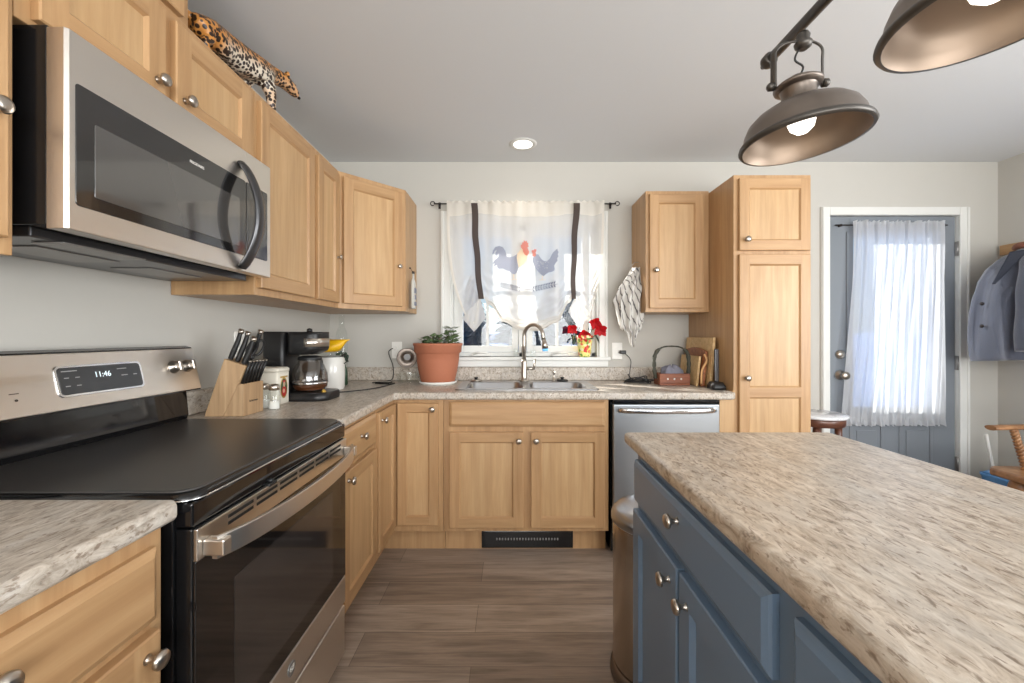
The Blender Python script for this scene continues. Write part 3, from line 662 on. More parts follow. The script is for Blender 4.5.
# backguard
b = NB(); prism(b, [(XL+.012, RY0+.01, .914), (-1.196, RY0+.01, .914), (-1.190, RY0+.01, .93), (-1.200, RY0+.01, 1.03), (XL+.012, RY0+.01, 1.03)], (0, RY1-RY0-.02, 0)); obj('riser', b, 'black_gloss', t)
bg0, bg1 = Vector((-1.150, 0, 1.022)), Vector((-1.186, 0, 1.176))
b = NB()
prism(b, [(bg0.x, RY0, bg0.z), (bg1.x, RY0, bg1.z), (bg1.x-.02, RY0, bg1.z+.006), (XL+.02, RY0, bg1.z+.004), (XL+.02, RY0, 1.03), (bg0.x-.02, RY0, bg0.z-.004)], (0, RY1-RY0, 0), .004)
obj('backguard', b, 'black_enamel', t)
guard = t.children[-1]
gu = (bg1-bg0).normalized(); gn = Vector((gu.z, 0, -gu.x)); L = (bg1-bg0).length
GM = Matrix(((0, gn.x, gu.x, bg0.x), (1, gn.y, gu.y, 0), (0, gn.z, gu.z, bg0.z), (0, 0, 0, 1)))   # (y along, n out, up the slope)
b = NB(); box(b, (RY0+.004, .0, .004), (RY1-.004, .004, L-.004), .0018, mat=GM); obj('control_panel', b, 'steel', guard)
def rpoly(y0, y1, z0, z1, r, n_, t_, Mx):
    ring0 = [Mx @ Vector((p[0], n_, p[1])) for p in [(q_[0], q_[1]) for q_ in rrect(y0, y1, z0, z1, r, 0)]]
    ring1 = [Mx @ Vector((p[0], n_+t_, p[1])) for p in [(q_[0], q_[1]) for q_ in rrect(y0+.001, y1-.001, z0+.001, z1-.001, r, 0)]]
    return ring0, ring1
b = NB(); loft(b, rpoly(1.066, 1.318, .036, .120, .014, .0042, .003, GM)); obj('display_bezel', b, 'chrome', guard)
b = NB(); loft(b, rpoly(1.072, 1.312, .042, .114, .010, .0072, .001, GM)); dsp = obj('display', b, 'display', guard)
TM = lambda y, z: GM @ Matrix(((1, 0, 0, y), (0, 0, 1, .0084), (0, 1, 0, z), (0, 0, 0, 1)))
b = text_bm('11:46', .022, TM(1.19, .088)); obj('clock_digits', b, 'digits', dsp)
for (y, z, w_) in ((1.102, .104, .04), (1.092, .086, .012), (1.092, .064, .012), (1.12, .086, .012), (1.12, .064, .012), (1.25, .10, .03), (1.255, .08, .02), (1.29, .08, .012)):
    b = NB(); box(b, (y-w_/2, .0083, z-.0012), (y+w_/2, .0087, z+.0012), mat=GM); obj('button_mark', b, 'ink_grey', dsp)
b = NB(); box(b, (.965, .0041, .060), (.985, .0044, .062), mat=GM); lathe(b, [(.003, 0), (.003, .001)], GM @ Vector((.977, .0042, .045)), gn); obj('indicator', b, 'ink_dark', guard)
for y in (1.443, 1.503, .917, .857):
    p = GM @ Vector((y, .004, .090)); b = NB()
    lathe(b, [(.022, 0), (.022, .004), (.019, .006), (.0175, .020), (.016, .023), (0, .023)], p, gn, 28)
    kb = obj('control_knob', b, 'nickel', guard)
    b = NB(); q_ = Matrix.Translation(p+gn*.0231) @ GM.to_3x3().to_4x4(); box(b, (-.005, 0, -.017), (.005, .008, .017), .003, mat=q_); obj('grip', b, 'steel', kb)

# ================================================================== UPPER CABINETS, LEFT
XU = -.957; UZ0, UZ1 = 1.372, 2.133
t = thing('wall_cabinet', 'tall maple wall cabinet nearest the camera, left of the microwave', 'cabinet', (-1.11, .5, UZ0), 'maple wall cabinets')
b = NB(); box(b, (XL+.002, -.15, UZ0), (XU, .803, UZ1), .002); obj('body', b, 'maple_frame_v', t)
add_door(t, FL(XU), .32, .782, UZ0+.03, UZ1-.032, (.752, 1.635)); add_door(t, FL(XU), -.14, .30, UZ0+.03, UZ1-.032, (-.11, 1.675))
t = thing('wall_cabinet', 'short two-door maple wall cabinet above the microwave', 'cabinet', (-1.11, 1.18, 1.835), 'maple wall cabinets')
b = NB(); box(b, (XL+.002, .805, 1.835), (XU, 1.556, UZ1), .002); obj('body', b, 'maple_frame_v', t)
add_door(t, FL(XU), .832, 1.138, 1.848, UZ1-.030, (1.108, 1.897)); add_door(t, FL(XU), 1.172, 1.512, 1.848, UZ1-.030, (1.202, 1.893))
t = thing('wall_cabinet', 'stacked maple cabinet filling up to the ceiling, left of the leopard', 'cabinet', (-1.11, .9, UZ1), 'maple wall cabinets')
b = NB(); box(b, (XL+.002, .30, UZ1+.001), (XU-.01, 1.252, ZC-.002), .002); obj('body', b, 'maple_frame_v', t)
add_door(t, FL(XU-.01), .80, 1.215, UZ1+.012, ZC-.03); add_door(t, FL(XU-.01), .33, .76, UZ1+.012, ZC-.03)
t = thing('wall_cabinet', 'tall maple wall cabinet between microwave and corner wall cabinet', 'cabinet', (-1.11, 1.93, UZ0), 'maple wall cabinets')
b = NB(); box(b, (XL+.002, 1.558, UZ0), (XU, 2.312, UZ1), .002); box(b, (XU-.0, 1.5585, UZ0), (XU+.001, 1.60, UZ0+.02)); obj('body', b, 'maple_frame_v', t)
add_door(t, FL(XU), 1.572, 2.000, UZ0+.028, UZ1-.030); add_door(t, FL(XU), 2.040, 2.290, UZ0+.028, UZ1-.030, (2.262, 1.645, .8))
# diagonal corner
A_, B_ = Vector((XU, 2.314, 0)), Vector((-.662, 2.624, 0)); ud = (B_-A_).normalized(); nd = Vector((ud.y, -ud.x, 0))
t = thing('corner_wall_cabinet', 'diagonal maple corner wall cabinet beside the window', 'cabinet', (-1.0, 2.65, UZ0), 'maple wall cabinets')
b = NB(); prism(b, [(XL+.002, 2.3145, UZ0), (XU, 2.3145, UZ0), (B_.x, B_.y, UZ0), (B_.x, YB-.002, UZ0), (XL+.002, YB-.002, UZ0)], (0, 0, UZ1-UZ0), .0015); obj('body', b, 'maple_frame_v', t)
FD = frame((A_.x, A_.y, 0), ud, nd); Ld = (B_-A_).length
add_door(t, FD, .024, Ld-.034, UZ0+.028, UZ1-.028, (Ld-.060, 1.645, .8))

# ================================================================== MICROWAVE
MY0, MY1, MZ0, MZ1 = .823, 1.520, 1.430, 1.828; MXB, MXF = -.915, -.875
t = thing('microwave', 'stainless over-the-range microwave with black side', 'microwave', (-1.09, 1.17, MZ0))
b = NB(); box(b, (XL+.003, MY0, MZ0+.008), (MXB, MY1+.02, MZ1+.004), .002); obj('body', b, 'black_enamel', t)
b = NB(); box(b, (XL+.02, MY0+.015, MZ0-.012), (MXB-.05, MY1+.005, MZ0+.009), .003); un = obj('bottom_plate', b, 'charcoal_metal', t)
b = NB(); box(b, (MXB-.10, MY0+.06, MZ0-.016), (MXB-.03, MY0+.26, MZ0-.0125), .002); box(b, (XL+.1, MY0+.1, MZ0-.0145), (XL+.22, MY0+.3, MZ0-.0125)); box(b, (XL+.1, MY1-.3, MZ0-.0145), (XL+.22, MY1-.1, MZ0-.0125)); obj('grease_filter', b, 'grey_metal', un)
b = NB(); prism(b, [(MXB+.0005, MY0, MZ0), (MXF-.006, MY0, MZ0), (MXF, MY0+.005, MZ0), (MXF, MY1-.142, MZ0), (MXB+.0005, MY1-.142, MZ0)], (0, 0, MZ1-MZ0), .002); dm = obj('door', b, 'steel', t)
b = NB(); box(b, (MXB+.0005, MY1-.1405, MZ0), (MXF, MY1, MZ1), .002); cp = obj('control_panel', b, 'steel', t)
# black glass of the door and of the control panel
def gl(y0, y1, z0, z1, r, x, mat_, parent, nm):
    b = NB(); loft(b, [[(x, q_[0], q_[1]) for q_ in rrect(y0, y1, z0, z1, r, 0)], [(x+.0015, q_[0], q_[1]) for q_ in rrect(y0+.001, y1-.001, z0+.001, z1-.001, r, 0)]]); return obj(nm, b, mat_, parent)
gl(.839, MY1-.1425, 1.481, 1.728, .008, MXF+.0001, 'microwave_glass', dm, 'glass')
gl(.876, 1.345, 1.507, 1.662, .004, MXF+.0017, 'microwave_window', dm, 'window')
gl(MY1-.140, 1.499, 1.485, 1.728, .006, MXF+.0001, 'microwave_glass', cp, 'key_pad')
b = text_bm('FRIGIDAIRE', .0105, textframe((MXF+.0019, 1.163, 1.694), (0, 1, 0), (0, 0, 1))); obj('maker_lettering', b, 'ink_white', dm)
b = NB(); yh = 1.352; hp = []
for k in range(25):
    f = k/24; z = 1.440+f*.335; hp.append((MXF+.004+.060*math.sin(PI*f)**.75, yh-.0, z))
tube(b, hp, .016, 14, flat=(1.35, .6)); obj('handle', b, 'charcoal_metal', dm)

# ================================================================== RIGHT UPPER + PANTRY
t = thing('wall_cabinet', 'single-door maple wall cabinet between window and pantry', 'cabinet', (1.04, 2.78, UZ0), 'maple wall cabinets')
b = NB(); box(b, (.846, 2.627, UZ0-.004), (1.2435, YB-.002, UZ1-.004), .002); obj('body', b, 'maple_frame_v', t)
add_door(t, FB(2.627), .866, 1.206, UZ0+.020, UZ1-.028, (.903, 1.628))
t = thing('pantry_cabinet', 'tall maple pantry cabinet with two stacked doors', 'cabinet', (1.46, 2.63, 0))
b = NB(); toe_and_body(b, (1.245, 2.338), (1.676, YB-.002), 'y-', z1=2.118); obj('body', b, 'maple_frame_v', t)
add_door(t, FB(2.338), 1.268, 1.664, 1.694, 2.095, (1.305, 1.752)); add_door(t, FB(2.338), 1.268, 1.664, .158, 1.672, (1.305, .985), openings=[(.215, .878), (.932, 1.617)])

# ================================================================== ISLAND
IX, IY = .400, 1.318; IH = ZT
t = thing('island_cabinet', 'blue painted island cabinet with brushed knobs', 'cabinet', (.69, .4, 0))
b = NB(); toe_and_body(b, (IX, -.55), (1.0, IY), 'x-', z1=.868); obj('body', b, 'island_blue', t)
im = ('island_blue', 'island_blue', 'island_blue')
add_door(t, FI(IX), .622, 1.304, .706, .834, (.955, .795), name='drawer', slab=True, mats=im)
add_door(t, FI(IX), .962, 1.304, .130, .682, (1.004, .634), mats=im, bead=.014); add_door(t, FI(IX), .622, .948, .130, .682, (.905, .631), mats=im, bead=.014)
add_door(t, FI(IX), .20, .572, .706, .834, (.385, .770), name='drawer', slab=True, mats=im); add_door(t, FI(IX), -.35, .17, .706, .834, (-.1, .770), name='drawer', slab=True, mats=im)
add_door(t, FI(IX), .20, .572, .130, .682, mats=im, bead=.014); add_door(t, FI(IX), -.35, .17, .130, .682, mats=im, bead=.014)
b = NB(); z = CT0
prism(b, [(.366, -.60, z), (.368, 1.355, z), (1.032, 1.355, z), (1.032, -.60, z)], (0, 0, .040), .013, seg=5)
tag(obj('island_worktop', b, 'laminate_warm_lit'), 'tan streaked laminate slab on top of the blue island', 'countertop')

# trash can
t = thing('trash_can', 'round stainless step trash can at the far end of the island', 'trash can', (.520, 1.505, 0)); q = (.520, 1.505, 0)
b = NB(); lathe(b, [(.158, 0), (.160, .012), (.156, .03), (.150, .045), (0.1, .045)], q, seg=48); obj('base', b, 'bronze', t)
b = NB(); lathe(b, [(.148, .0452), (.149, .06), (.149, .545), (.1485, .55)], q, seg=48); obj('body', b, 'steel_vert', t)
b = NB(); lathe(b, [(.153, .551), (.155, .556), (.155, .572), (.150, .584), (.135, .600), (.10, .612), (.05, .618), (0, .619)], q, seg=48); obj('lid', b, 'sink_steel', t)

# ================================================================== LAMPS
PX, PZ = .650, 1.912
tr = thing('track_rod', 'dark bronze track rod running over the island', 'light fixture', (PX, .5, PZ))
b = NB(); tube(b, [(PX, -.25, PZ), (PX, 1.045, PZ)], .0115, 16); obj('rod', b, 'bronze_dark', tr)
b = NB(); lathe(b, [(.013, 0), (.017, .004), (.017, .022), (.014, .027), (.006, .03), (.006, .04), (0, .042)], (PX, 1.040, PZ), (0, 1, 0)); obj('end_cap', b, 'bronze_dark', tr)
b = NB(); lathe(b, [(.06, 0), (.06, .012), (.03, .02), (.008, .022)], (PX, .15, ZC-.0225)); tube(b, [(PX, .15, ZC-.02), (PX, .15, PZ)], .008, 10); obj('ceiling_mount', b, 'bronze_dark', tr)
def pendant(Y, label, bulb_e, sh_=(0, 0, 0)):
    t = thing('pendant_lamp', label, 'lamp', (PX, Y, 1.654), 'bronze dome lamps over the island')
    ax = Vector((-.075, .03, 1)).normalized(); o = Vector((PX, Y, 1.654))+Vector(sh_)
    out = [(.1195, -.004), (.1245, -.003), (.1265, .001), (.1245, .006), (.120, .009), (.117, .014), (.114, .030), (.105, .048), (.090, .062), (.070, .073), (.050, .080), (.037, .084), (.034, .090), (.034, .112), (.036, .115)]
    b = NB(); lathe(b, out, o, ax, 56, caps=False); sh = obj('shade', b, 'bronze', t)
    inn = [(.1195, -.004), (.116, .004), (.1125, .016), (.109, .030), (.100, .046), (.086, .059), (.066, .069), (.046, .076), (.022, .080), (0, .080)]
    b = NB(); lathe(b, inn, o, ax, 56, caps=False); obj('reflector', b, 'bronze_inside', sh)
    b = NB(); lathe(b, [(.1190, -.0045), (.1250, -.0040), (.1280, .001), (.1255, .0075), (.1205, .0105)], o, ax, 56, caps=False); obj('rim', b, 'bronze_dark', t)
    b = NB(); lathe(b, [(.036, .115), (.047, .119), (.048, .124), (.040, .130), (.022, .135), (.018, .142), (0, .142)], o, ax, 40); obj('cap', b, 'bronze', t)
    b = NB(); lathe(b, [(0, .014), (.012, .017), (.023, .027), (.027, .040), (.024, .052), (.015, .064), (.013, .078)], o, ax, 28, caps=False); obj('bulb', b, 'lamp_glow', t)
    b = NB(); c_ = o+ax*.125; s = Vector((1, -.15, 0)).normalized()
    pts = [c_+s*.050+Vector((0, 0, -.006)), c_+s*.050+Vector((0, 0, .05)), c_+s*.049+Vector((0, 0, .078)), c_+s*.030+Vector((0, 0, .094)), c_+Vector((0, 0, .098)), c_-s*.030+Vector((0, 0, .094)), c_-s*.049+Vector((0, 0, .078)), c_-s*.050+Vector((0, 0, .05)), c_-s*.050+Vector((0, 0, -.006))]
    tube(b, spline(pts, 4), .008, 8, flat=(1, .35)); obj('bracket', b, 'bronze_dark', t)
    for sg in (1, -1):
        b = NB(); lathe(b, [(.009, 0), (.009, .01), (.005, .014), (0, .015)], c_+s*.050*sg, s*sg, 14); obj('bolt', b, 'bronze_dark', t)
    b = NB(); top = Vector((PX, Y, PZ-.012)); lathe(b, [(.008, 0), (.016, .006), (.018, .014), (.012, .022), (.014, .030), (.010, .038)], top-Vector((0, 0, .045)), (0, 0, 1), 18); obj('swivel', b, 'bronze_dark', t)
    b = NB(); tube(b, spline([c_+Vector((0, 0, .014)), c_+Vector((.012, 0, .04)), c_+Vector((-.006, 0, .055)), c_+Vector((0, 0, .075)), top-Vector((0, 0, .04))], 5), .0022, 6); obj('cord', b, 'cord_black', t)
    l = add_light('bulb_light', 'POINT', o+ax*(.004), bulb_e, (1, .86, .68), shadow_soft_size=.03)
pendant(.93, 'bronze dome lamp showing its lit bulb, at the rod end', .09)
pendant(.57, 'bronze dome lamp nearest the camera, cut by the photo edge', .09, (.012, 0, .008))
t = thing('recessed_light', 'round lit recessed ceiling light in front of the window', 'light', (.076, 2.656, ZC))
b = NB(); lathe(b, [(.060, -.004), (.078, -.006), (.086, -.003), (.088, -.0005)], (.076, 2.656, ZC), seg=36, caps=False); obj('trim_ring', b, 'trim_white', t)
b = NB(); lathe(b, [(0, -.0035), (.0605, -.0035)], (.076, 2.656, ZC), seg=36, caps=False); obj('lens', b, 'can_glow', t)
add_light('can_light', 'SPOT', (.076, 2.656, ZC-.02), 6, (1, .9, .76), (0, -.1, -1), spot_size=2.4, spot_blend=.8, shadow_soft_size=.06)

# ================================================================== CURTAIN OVER THE SINK
YC = 2.880
yk = F/YC
t = thing('tie_up_curtain', 'sheer linen tie-up curtain printed with rooster and hen', 'curtain', (.1, YC, 1.3))
def bottom(u):
    """lower edge, photo rows, of the gathered curtain at fraction u"""
    P = [(0, 331), (.06, 326), (.13, 305), (.195, 297), (.25, 305), (.34, 322), (.46, 330), (.58, 331), (.70, 323), (.78, 303), (.805, 298), (.86, 312), (.92, 322), (1, 300)]
    for (a, ya), (c, yc) in zip(P, P[1:]):
        if a <= u <= c:
            f = (u-a)/(c-a); f = f*f*(3-2*f); return ya+(yc-ya)*f
    return P[-1][1]
def bx(u):
    P = [(0, 474), (.08, 478), (.195, 482), (.25, 490), (.46, 520), (.70, 556), (.80, 572), (.86, 580), (.92, 588), (1, 594)]
    for (a, xa), (c, xc) in zip(P, P[1:]):
        if a <= u <= c: return xa+(xc-xa)*(u-a)/(c-a)
    return P[-1][1]
def curt(u, v, dy=0):
    tx = 447+157*u; yb = bottom(u); py = 204+(yb-204)*v
    e = v**2.2 if .15 < u < .85 else v**3.0
    px = tx*(1-e)+bx(u)*e
    edge = min(abs(u-.195), abs(u-.80)); tie = math.exp(-(edge/.05)**2)
    rip = .005*math.sin(u*46+1.5*math.sin(v*3))*(1-v*.5)+.004*math.sin(u*83+2)*(1-v)
    rip += (1-tie)*v**5*(.012*math.sin(v*60+u*6)+.016)
    if .15 < u < .85: rip += .006*math.sin((v-.55)*40+abs(u-.5)*30)*max(0, v-.65)*2
    p = W(px, py, YC); p.y -= rip+.008+dy; return p
b = NB(); sheet(b, 150, 90, lambda u, v: curt(u, .10+.90*v)); cl = obj('curtain_panel', b, 'curtain_linen', t)
b = NB(); sheet(b, 150, 8, lambda u, v: curt(u, .102*v, .001)); obj('rod_pocket', b, 'curtain_hem', t)
b = NB()
def ruff(u, v):
    p = curt(u, 0); p.z += .018*v+.004*math.sin(u*160)*v; p.y += .006*math.sin(u*150)*v; return p
sheet(b, 240, 3, ruff); obj('ruffle', b, 'curtain_hem', t)
for u, nm in ((0.0, 'side_hem'), (1.0, 'side_hem')):
    b = NB(); sheet(b, 2, 60, lambda a, v, u=u: curt(abs(u-a*.018), .1+.9*v, .003)); obj(nm, b, 'curtain_hem', t)
b = NB(); sheet(b, 120, 3, lambda u, v: curt(.04+.92*u, .965+.035*v, .004)); obj('bottom_hem', b, 'curtain_hem', t)
b = NB()  # rolled swag behind the lower edge
def swag(u, v):
    uu = .215+.57*u; p = curt(uu, 1.0); q2 = math.sin(PI*u)
    p.z += .055*v*q2+.02*v-.004*math.sin(v*12); p.y += -.012-.018*math.sin(v*9+u*3)*q2; return p
sheet(b, 60, 16, swag); obj('swag', b, 'curtain_linen', t)
for (pa, pb, pc, pd) in (((480, 298), (462, 318), (474, 332), (486, 318)), ((574, 299), (568, 312), (580, 330), (590, 312))):   # tails below the ties
    b = NB(); P4 = [W(*pa, YC-.028), W(*pb, YC-.035), W(*pc, YC-.045), W(*pd, YC-.035)]
    sheet(b, 8, 8, lambda u, v: (P4[0].lerp(P4[1], u)).lerp(P4[3].lerp(P4[2], u), v)+Vector((0, .006*math.sin((u-v)*14), 0)))
    obj('tail', b, 'curtain_linen', t)
for x0, x1, x2, x3, nm in ((471, 477.5, 478, 483.5, 0), (573.5, 580, 571, 575.5, 1)):
    b = NB(); P4 = [W(x0, 203, YC-.018), W(x1, 203, YC-.018), W(x3, 299, YC-.03), W(x2, 299, YC-.03)]
    def rb(u, v, P4=P4):
        k = v; bend = .010*math.sin(PI*v)*(1 if nm == 0 else 1)
        p = P4[0].lerp(P4[1], u).lerp(P4[3].lerp(P4[2], u), k); p.x += -bend*.6+.003*math.sin(v*14); p.y -= .002*math.sin(v*20); return p
    sheet(b, 3, 40, rb); obj('tie_ribbon', b, 'ribbon_cloth', t)
def zc(x, y): return 470+x/9.11, 225+y/9.11
def flat_print(nm, polys, mat_, parent, dy):
    b = NB()
    for pl in polys:
        sp = [Vector((*zc(*p), 0)) for p in pl]
        c = bmesh.new(); vs = [c.verts.new(W(p.x, p.y, YC-.030-dy)) for p in sp]
        es_ = [c.edges.new((vs[k], vs[(k+1) % len(vs)])) for k in range(len(vs))]
        bmesh.ops.triangle_fill(c, use_beauty=True, use_dissolve=False, edges=es_); merge(b, c)
    return obj(nm, b, mat_, parent)
rooster = [[(335, 288), (322, 236), (300, 203), (268, 190), (232, 200), (208, 232), (203, 268), (214, 262), (226, 238), (244, 226), (232, 256), (232, 284), (250, 276), (262, 260), (258, 292), (226, 318), (206, 352), (226, 350), (218, 376), (246, 364), (248, 388), (262, 400), (300, 396), (330, 412), (362, 424), (388, 446), (408, 450), (430, 428), (444, 392), (436, 350), (426, 300), (432, 262), (400, 284), (366, 292)]]
flat_print('rooster_print', rooster, 'pr_blue', cl, .0)
flat_print('rooster_neck_print', [[(430, 262), (452, 236), (470, 210), (492, 214), (510, 240), (524, 280), (514, 322), (492, 358), (470, 374), (446, 392), (434, 350), (426, 300)]], 'pr_cream', cl, .001)
flat_print('rooster_comb_print', [[(465, 205), (462, 182), (474, 176), (476, 156), (488, 160), (490, 138), (504, 150), (516, 142), (520, 160), (534, 166), (528, 184), (538, 194), (522, 206), (530, 226), (540, 244), (534, 264), (520, 280), (500, 272), (484, 246), (480, 222)]], 'pr_red', cl, .002)
flat_print('hen_print', [[(572, 300), (590, 280), (606, 266), (622, 268), (636, 290), (652, 312), (674, 328), (700, 330), (728, 306), (744, 270), (760, 246), (776, 232), (796, 214), (800, 236), (808, 244), (800, 268), (806, 284), (794, 304), (798, 324), (780, 346), (766, 372), (772, 398), (768, 416), (742, 428), (716, 432), (694, 446), (670, 466), (650, 452), (624, 428), (598, 398), (582, 360), (570, 330)]], 'pr_blue', cl, .0)
flat_print('hen_comb_print', [[(560, 240), (566, 228), (580, 230), (584, 218), (598, 222), (604, 218), (606, 238), (596, 250), (602, 266), (598, 284), (584, 290), (568, 280), (572, 260)]], 'pr_red', cl, .002)
rs_ = random.Random(4)
flat_print('speckle_print', [[(x, y), (x+7, y+3), (x+3, y+8)] for x, y in [(590+rs_.random()*120, 320+rs_.random()*80) for _ in range(34)] if 330 < y+abs(x-650)*.3 and y < 430-abs(x-660)*.4], 'curtain_linen', cl, .002)
flat_print('leg_print', [[(395, 448), (403, 448), (402, 495), (396, 495)], [(375, 495), (425, 492), (425, 497), (375, 499)], [(655, 463), (662, 463), (662, 500), (655, 500)], [(630, 500), (690, 497), (690, 502), (630, 504)]], 'pr_cream', cl, .001)
lv = []
def leaf_(x, y, dx, dy, w=4.6):
    l = math.hypot(dx, dy); nx, ny = -dy/l*w, dx/l*w
    lv.append([(x, y), (x+dx*.5+nx, y+dy*.5+ny), (x+dx, y+dy), (x+dx*.5-nx, y+dy*.5-ny)])
for k in range(9):
    x = 290+k*21; y = 545+k*4.8; leaf_(x, y-2, -15, -28); leaf_(x, y+3, -17, 25)
for k in range(9):
    x = 570+k*24; y = 584-k*5.4; leaf_(x, y-2, 17, -30, 5.4); leaf_(x, y+3, 19, 25, 5.4)
lv += [[(270, 538), (400, 568), (540, 588), (540, 591), (400, 571), (270, 541)], [(540, 588), (800, 536), (800, 539), (540, 591)]]
flat_print('laurel_print', lv, 'pr_navy', cl, .002)
r = thing('curtain_rod', 'thin black curtain rod with scroll ends above the sink window', 'curtain rod', (.1, YC, 2.12))
b = NB(); zr_ = W(0, 203.5, YC).z; xa, xb = W(439, 204, YC).x, W(611, 204, YC).x; tube(b, [(xa-.03, YC+.006, zr_), (xb+.03, YC+.006, zr_)], .0045, 10); obj('rod', b, 'iron', r)
for x, s in ((xa-.03, -1), (xb+.03, 1)):
    b = NB(); tube(b, [(x+s*(.014+.014*(1-math.cos(a))-.014), YC, zr_+.014*math.sin(a)) for a in [2*PI*k/20*.85 for k in range(21)]], .0035, 8); lathe(b, [(.007, -.004), (.007, .004)], (x, YC, zr_), (1, 0, 0), 12); obj('finial', b, 'iron', r)
    b = NB(); tube(b, [(x-s*.03, YB-.027, zr_-.012), (x-s*.03, YC, zr_-.010), (x-s*.03, YC-.003, zr_)], .004, 8); box(b, (x-s*.03-.008, YB-.030, zr_-.03), (x-s*.03+.008, YB-.0265, zr_+.015), .002); obj('bracket', b, 'iron', r)

# ================================================================== DOOR CURTAIN
YD = YB-.018
t = thing('door_curtain', 'sheer white gathered curtain on the blue door window', 'curtain', (2.65, YD, .6))
def dc(u, v, extra=0):
    x0 = 851+(-12)*v**1.3; x1 = 943-2*v; px = x0+(x1-x0)*u
    p = W(px, 225+192*v, YD)
    a = .009*(math.sin(u*95+2*math.sin(v*2.5+u*4))+.6*math.sin(u*151+v*3))*(1-.45*math.sin(PI*v))
    p.y -= .018+a+.012*math.sin(v*PI)*math.sin(u*9); p.x += .006*math.sin(u*60+v*5); return p
b = NB(); sheet(b, 260, 40, dc); cp_ = obj('curtain_panel', b, 'sheer', t)
b = NB(); sheet(b, 260, 3, lambda u, v: dc(u, 0)+Vector((0, .008*math.sin(u*230)*v, .022*v+.008*v*math.sin(u*37)*math.sin(u*90)))); obj('top_ruffle', b, 'sheer', t)
b = NB(); sheet(b, 260, 4, lambda u, v: dc(u, 1)+Vector((0, .010*math.sin(u*220)*v, -.055*v-.005*v*math.sin(u*140)))); obj('bottom_ruffle', b, 'sheer', t)
for y0, xa_, xb_, lb in ((225, 836, 948, 'dark slim rod holding the door curtain top'), (418, 843, 945, 'white slim rod holding the door curtain bottom')):
    rr_ = thing('curtain_rod', lb, 'curtain rod', W(890, y0, YD+.003)); z_ = W(0, y0, YD).z; b = NB()
    x_a, x_b = W(xa_, 0, YD).x, W(xb_, 0, YD).x
    tube(b, [(x_a, YD+.003, z_), (x_b, YD+.003, z_)], .0045, 8); obj('rod', b, 'iron' if y0 < 300 else 'white_plastic', rr_)
    for x_ in (x_a+.04, x_b-.02):
        b = NB(); box(b, (x_-.006, YD+.001, z_-.008), (x_+.006, LY-.0002, z_+.008), .002); obj('bracket', b, 'iron' if y0 < 300 else 'white_plastic', rr_)

# ================================================================== COUNTER ITEMS, LEFT
# knife block
t = thing('knife_block', 'slanted wooden knife block beside the range', 'knife block', (-1.10, 1.665, ZT))
ky0, ky1 = 1.60, 1.732
b = NB(); P = [W(204, 417, ky0), W(223, 417, ky0), W(246, 366, ky0), W(224, 359, ky0)]
for p in P[:2]: p.z = ZT+.001
prism(b, P, (0, ky1-ky0, 0), .002); obj('block', b, 'block_wood', t)
xf = W(243, 0, ky0).x; xg = W(238, 0, ky0).x; z1 = ZT+.126
b = NB(); prism(b, [(P[1].x+.001, ky0+.001, ZT+.001), (xf, ky0+.001, ZT+.001), (xf, ky0+.001, z1), (xg, ky0+.001, z1)], (0, ky1-ky0-.002, 0), .002); fb = obj('steak_block', b, 'block_wood', t)
b = text_bm('Farberware', .012, textframe((xf+.0005, (ky0+ky1)/2, ZT+.055), (0, 1, 0), (0, 0, 1))); obj('maker_lettering', b, 'ink_dark', fb)
up_ = (P[2]-P[1]).normalized(); up_ = Vector((.36, 0, .93)).normalized(); kn = (P[2]-P[3]).normalized()
def knife(base, ln, w, lb):
    kt = thing('knife', lb, 'knife', base, 'knives in the block'); q_ = base+up_*ln
    b = NB(); sp = spline([base+up_*.002, base+up_*ln*.25+kn*.001, base+up_*ln*.6+kn*.002, q_-up_*.012], 5); n = len(sp)
    tube(b, sp, [w*(.86+.10*math.sin(k/(n-1)*PI*1.5)) for k in range(n)], 12, flat=(.62, 1)); obj('handle', b, 'black_plastic', kt)
    b = NB(); tube(b, [q_-up_*.011, q_-up_*.001, q_+up_*.003], [w*.9, w, w*.75], 12, flat=(.64, 1)); obj('end_cap', b, 'nickel', kt)
for f, dy, ln, w, lb in ((.13, .020, .120, .0165, 'long chef knife with steel-capped handle, leftmost in the wooden block'), (.46, .018, .120, .0165, 'carving knife second from left in the wooden block'), (.45, .095, .128, .0165, 'steel-capped knife at the rear of the wooden block'), (.80, .014, .108, .018, 'thick-handled knife in front of the others in the wooden block')):
    knife(P[3]+(P[2]-P[3])*f+Vector((0, dy, .002)), ln, w, lb)
sb = P[3]+(P[2]-P[3])*.72+Vector((0, .062, .002)); kt = thing('scissors', 'black-handled kitchen scissors in the wooden block', 'scissors', sb)
b = NB()
for sg in (-1, 1):
    cc = sb+up_*.062+Vector((.002*sg, .018*sg, 0)); ring = []
    for k in range(19):
        a = 2*PI*k/18; ring.append(cc+Vector((.010*math.cos(a), .014*math.cos(a), 0))+up_*(.032*math.sin(a)))
    tube(b, ring, .005, 8, caps=False); tube(b, [sb, sb+up_*.035+Vector((0, .008*sg, 0))], .006, 8)
obj('handle', b, 'black_plastic', kt)
stl = ['steak knife nearest the range in the front slot row', 'steak knife second from the range in the front slot row', 'steak knife third from the range in the front slot row', 'steak knife fourth from the range in the front slot row', 'steak knife fifth from the range in the front slot row', 'steak knife farthest from the range in the front slot row']
ups = Vector((.34, 0, .94)).normalized()
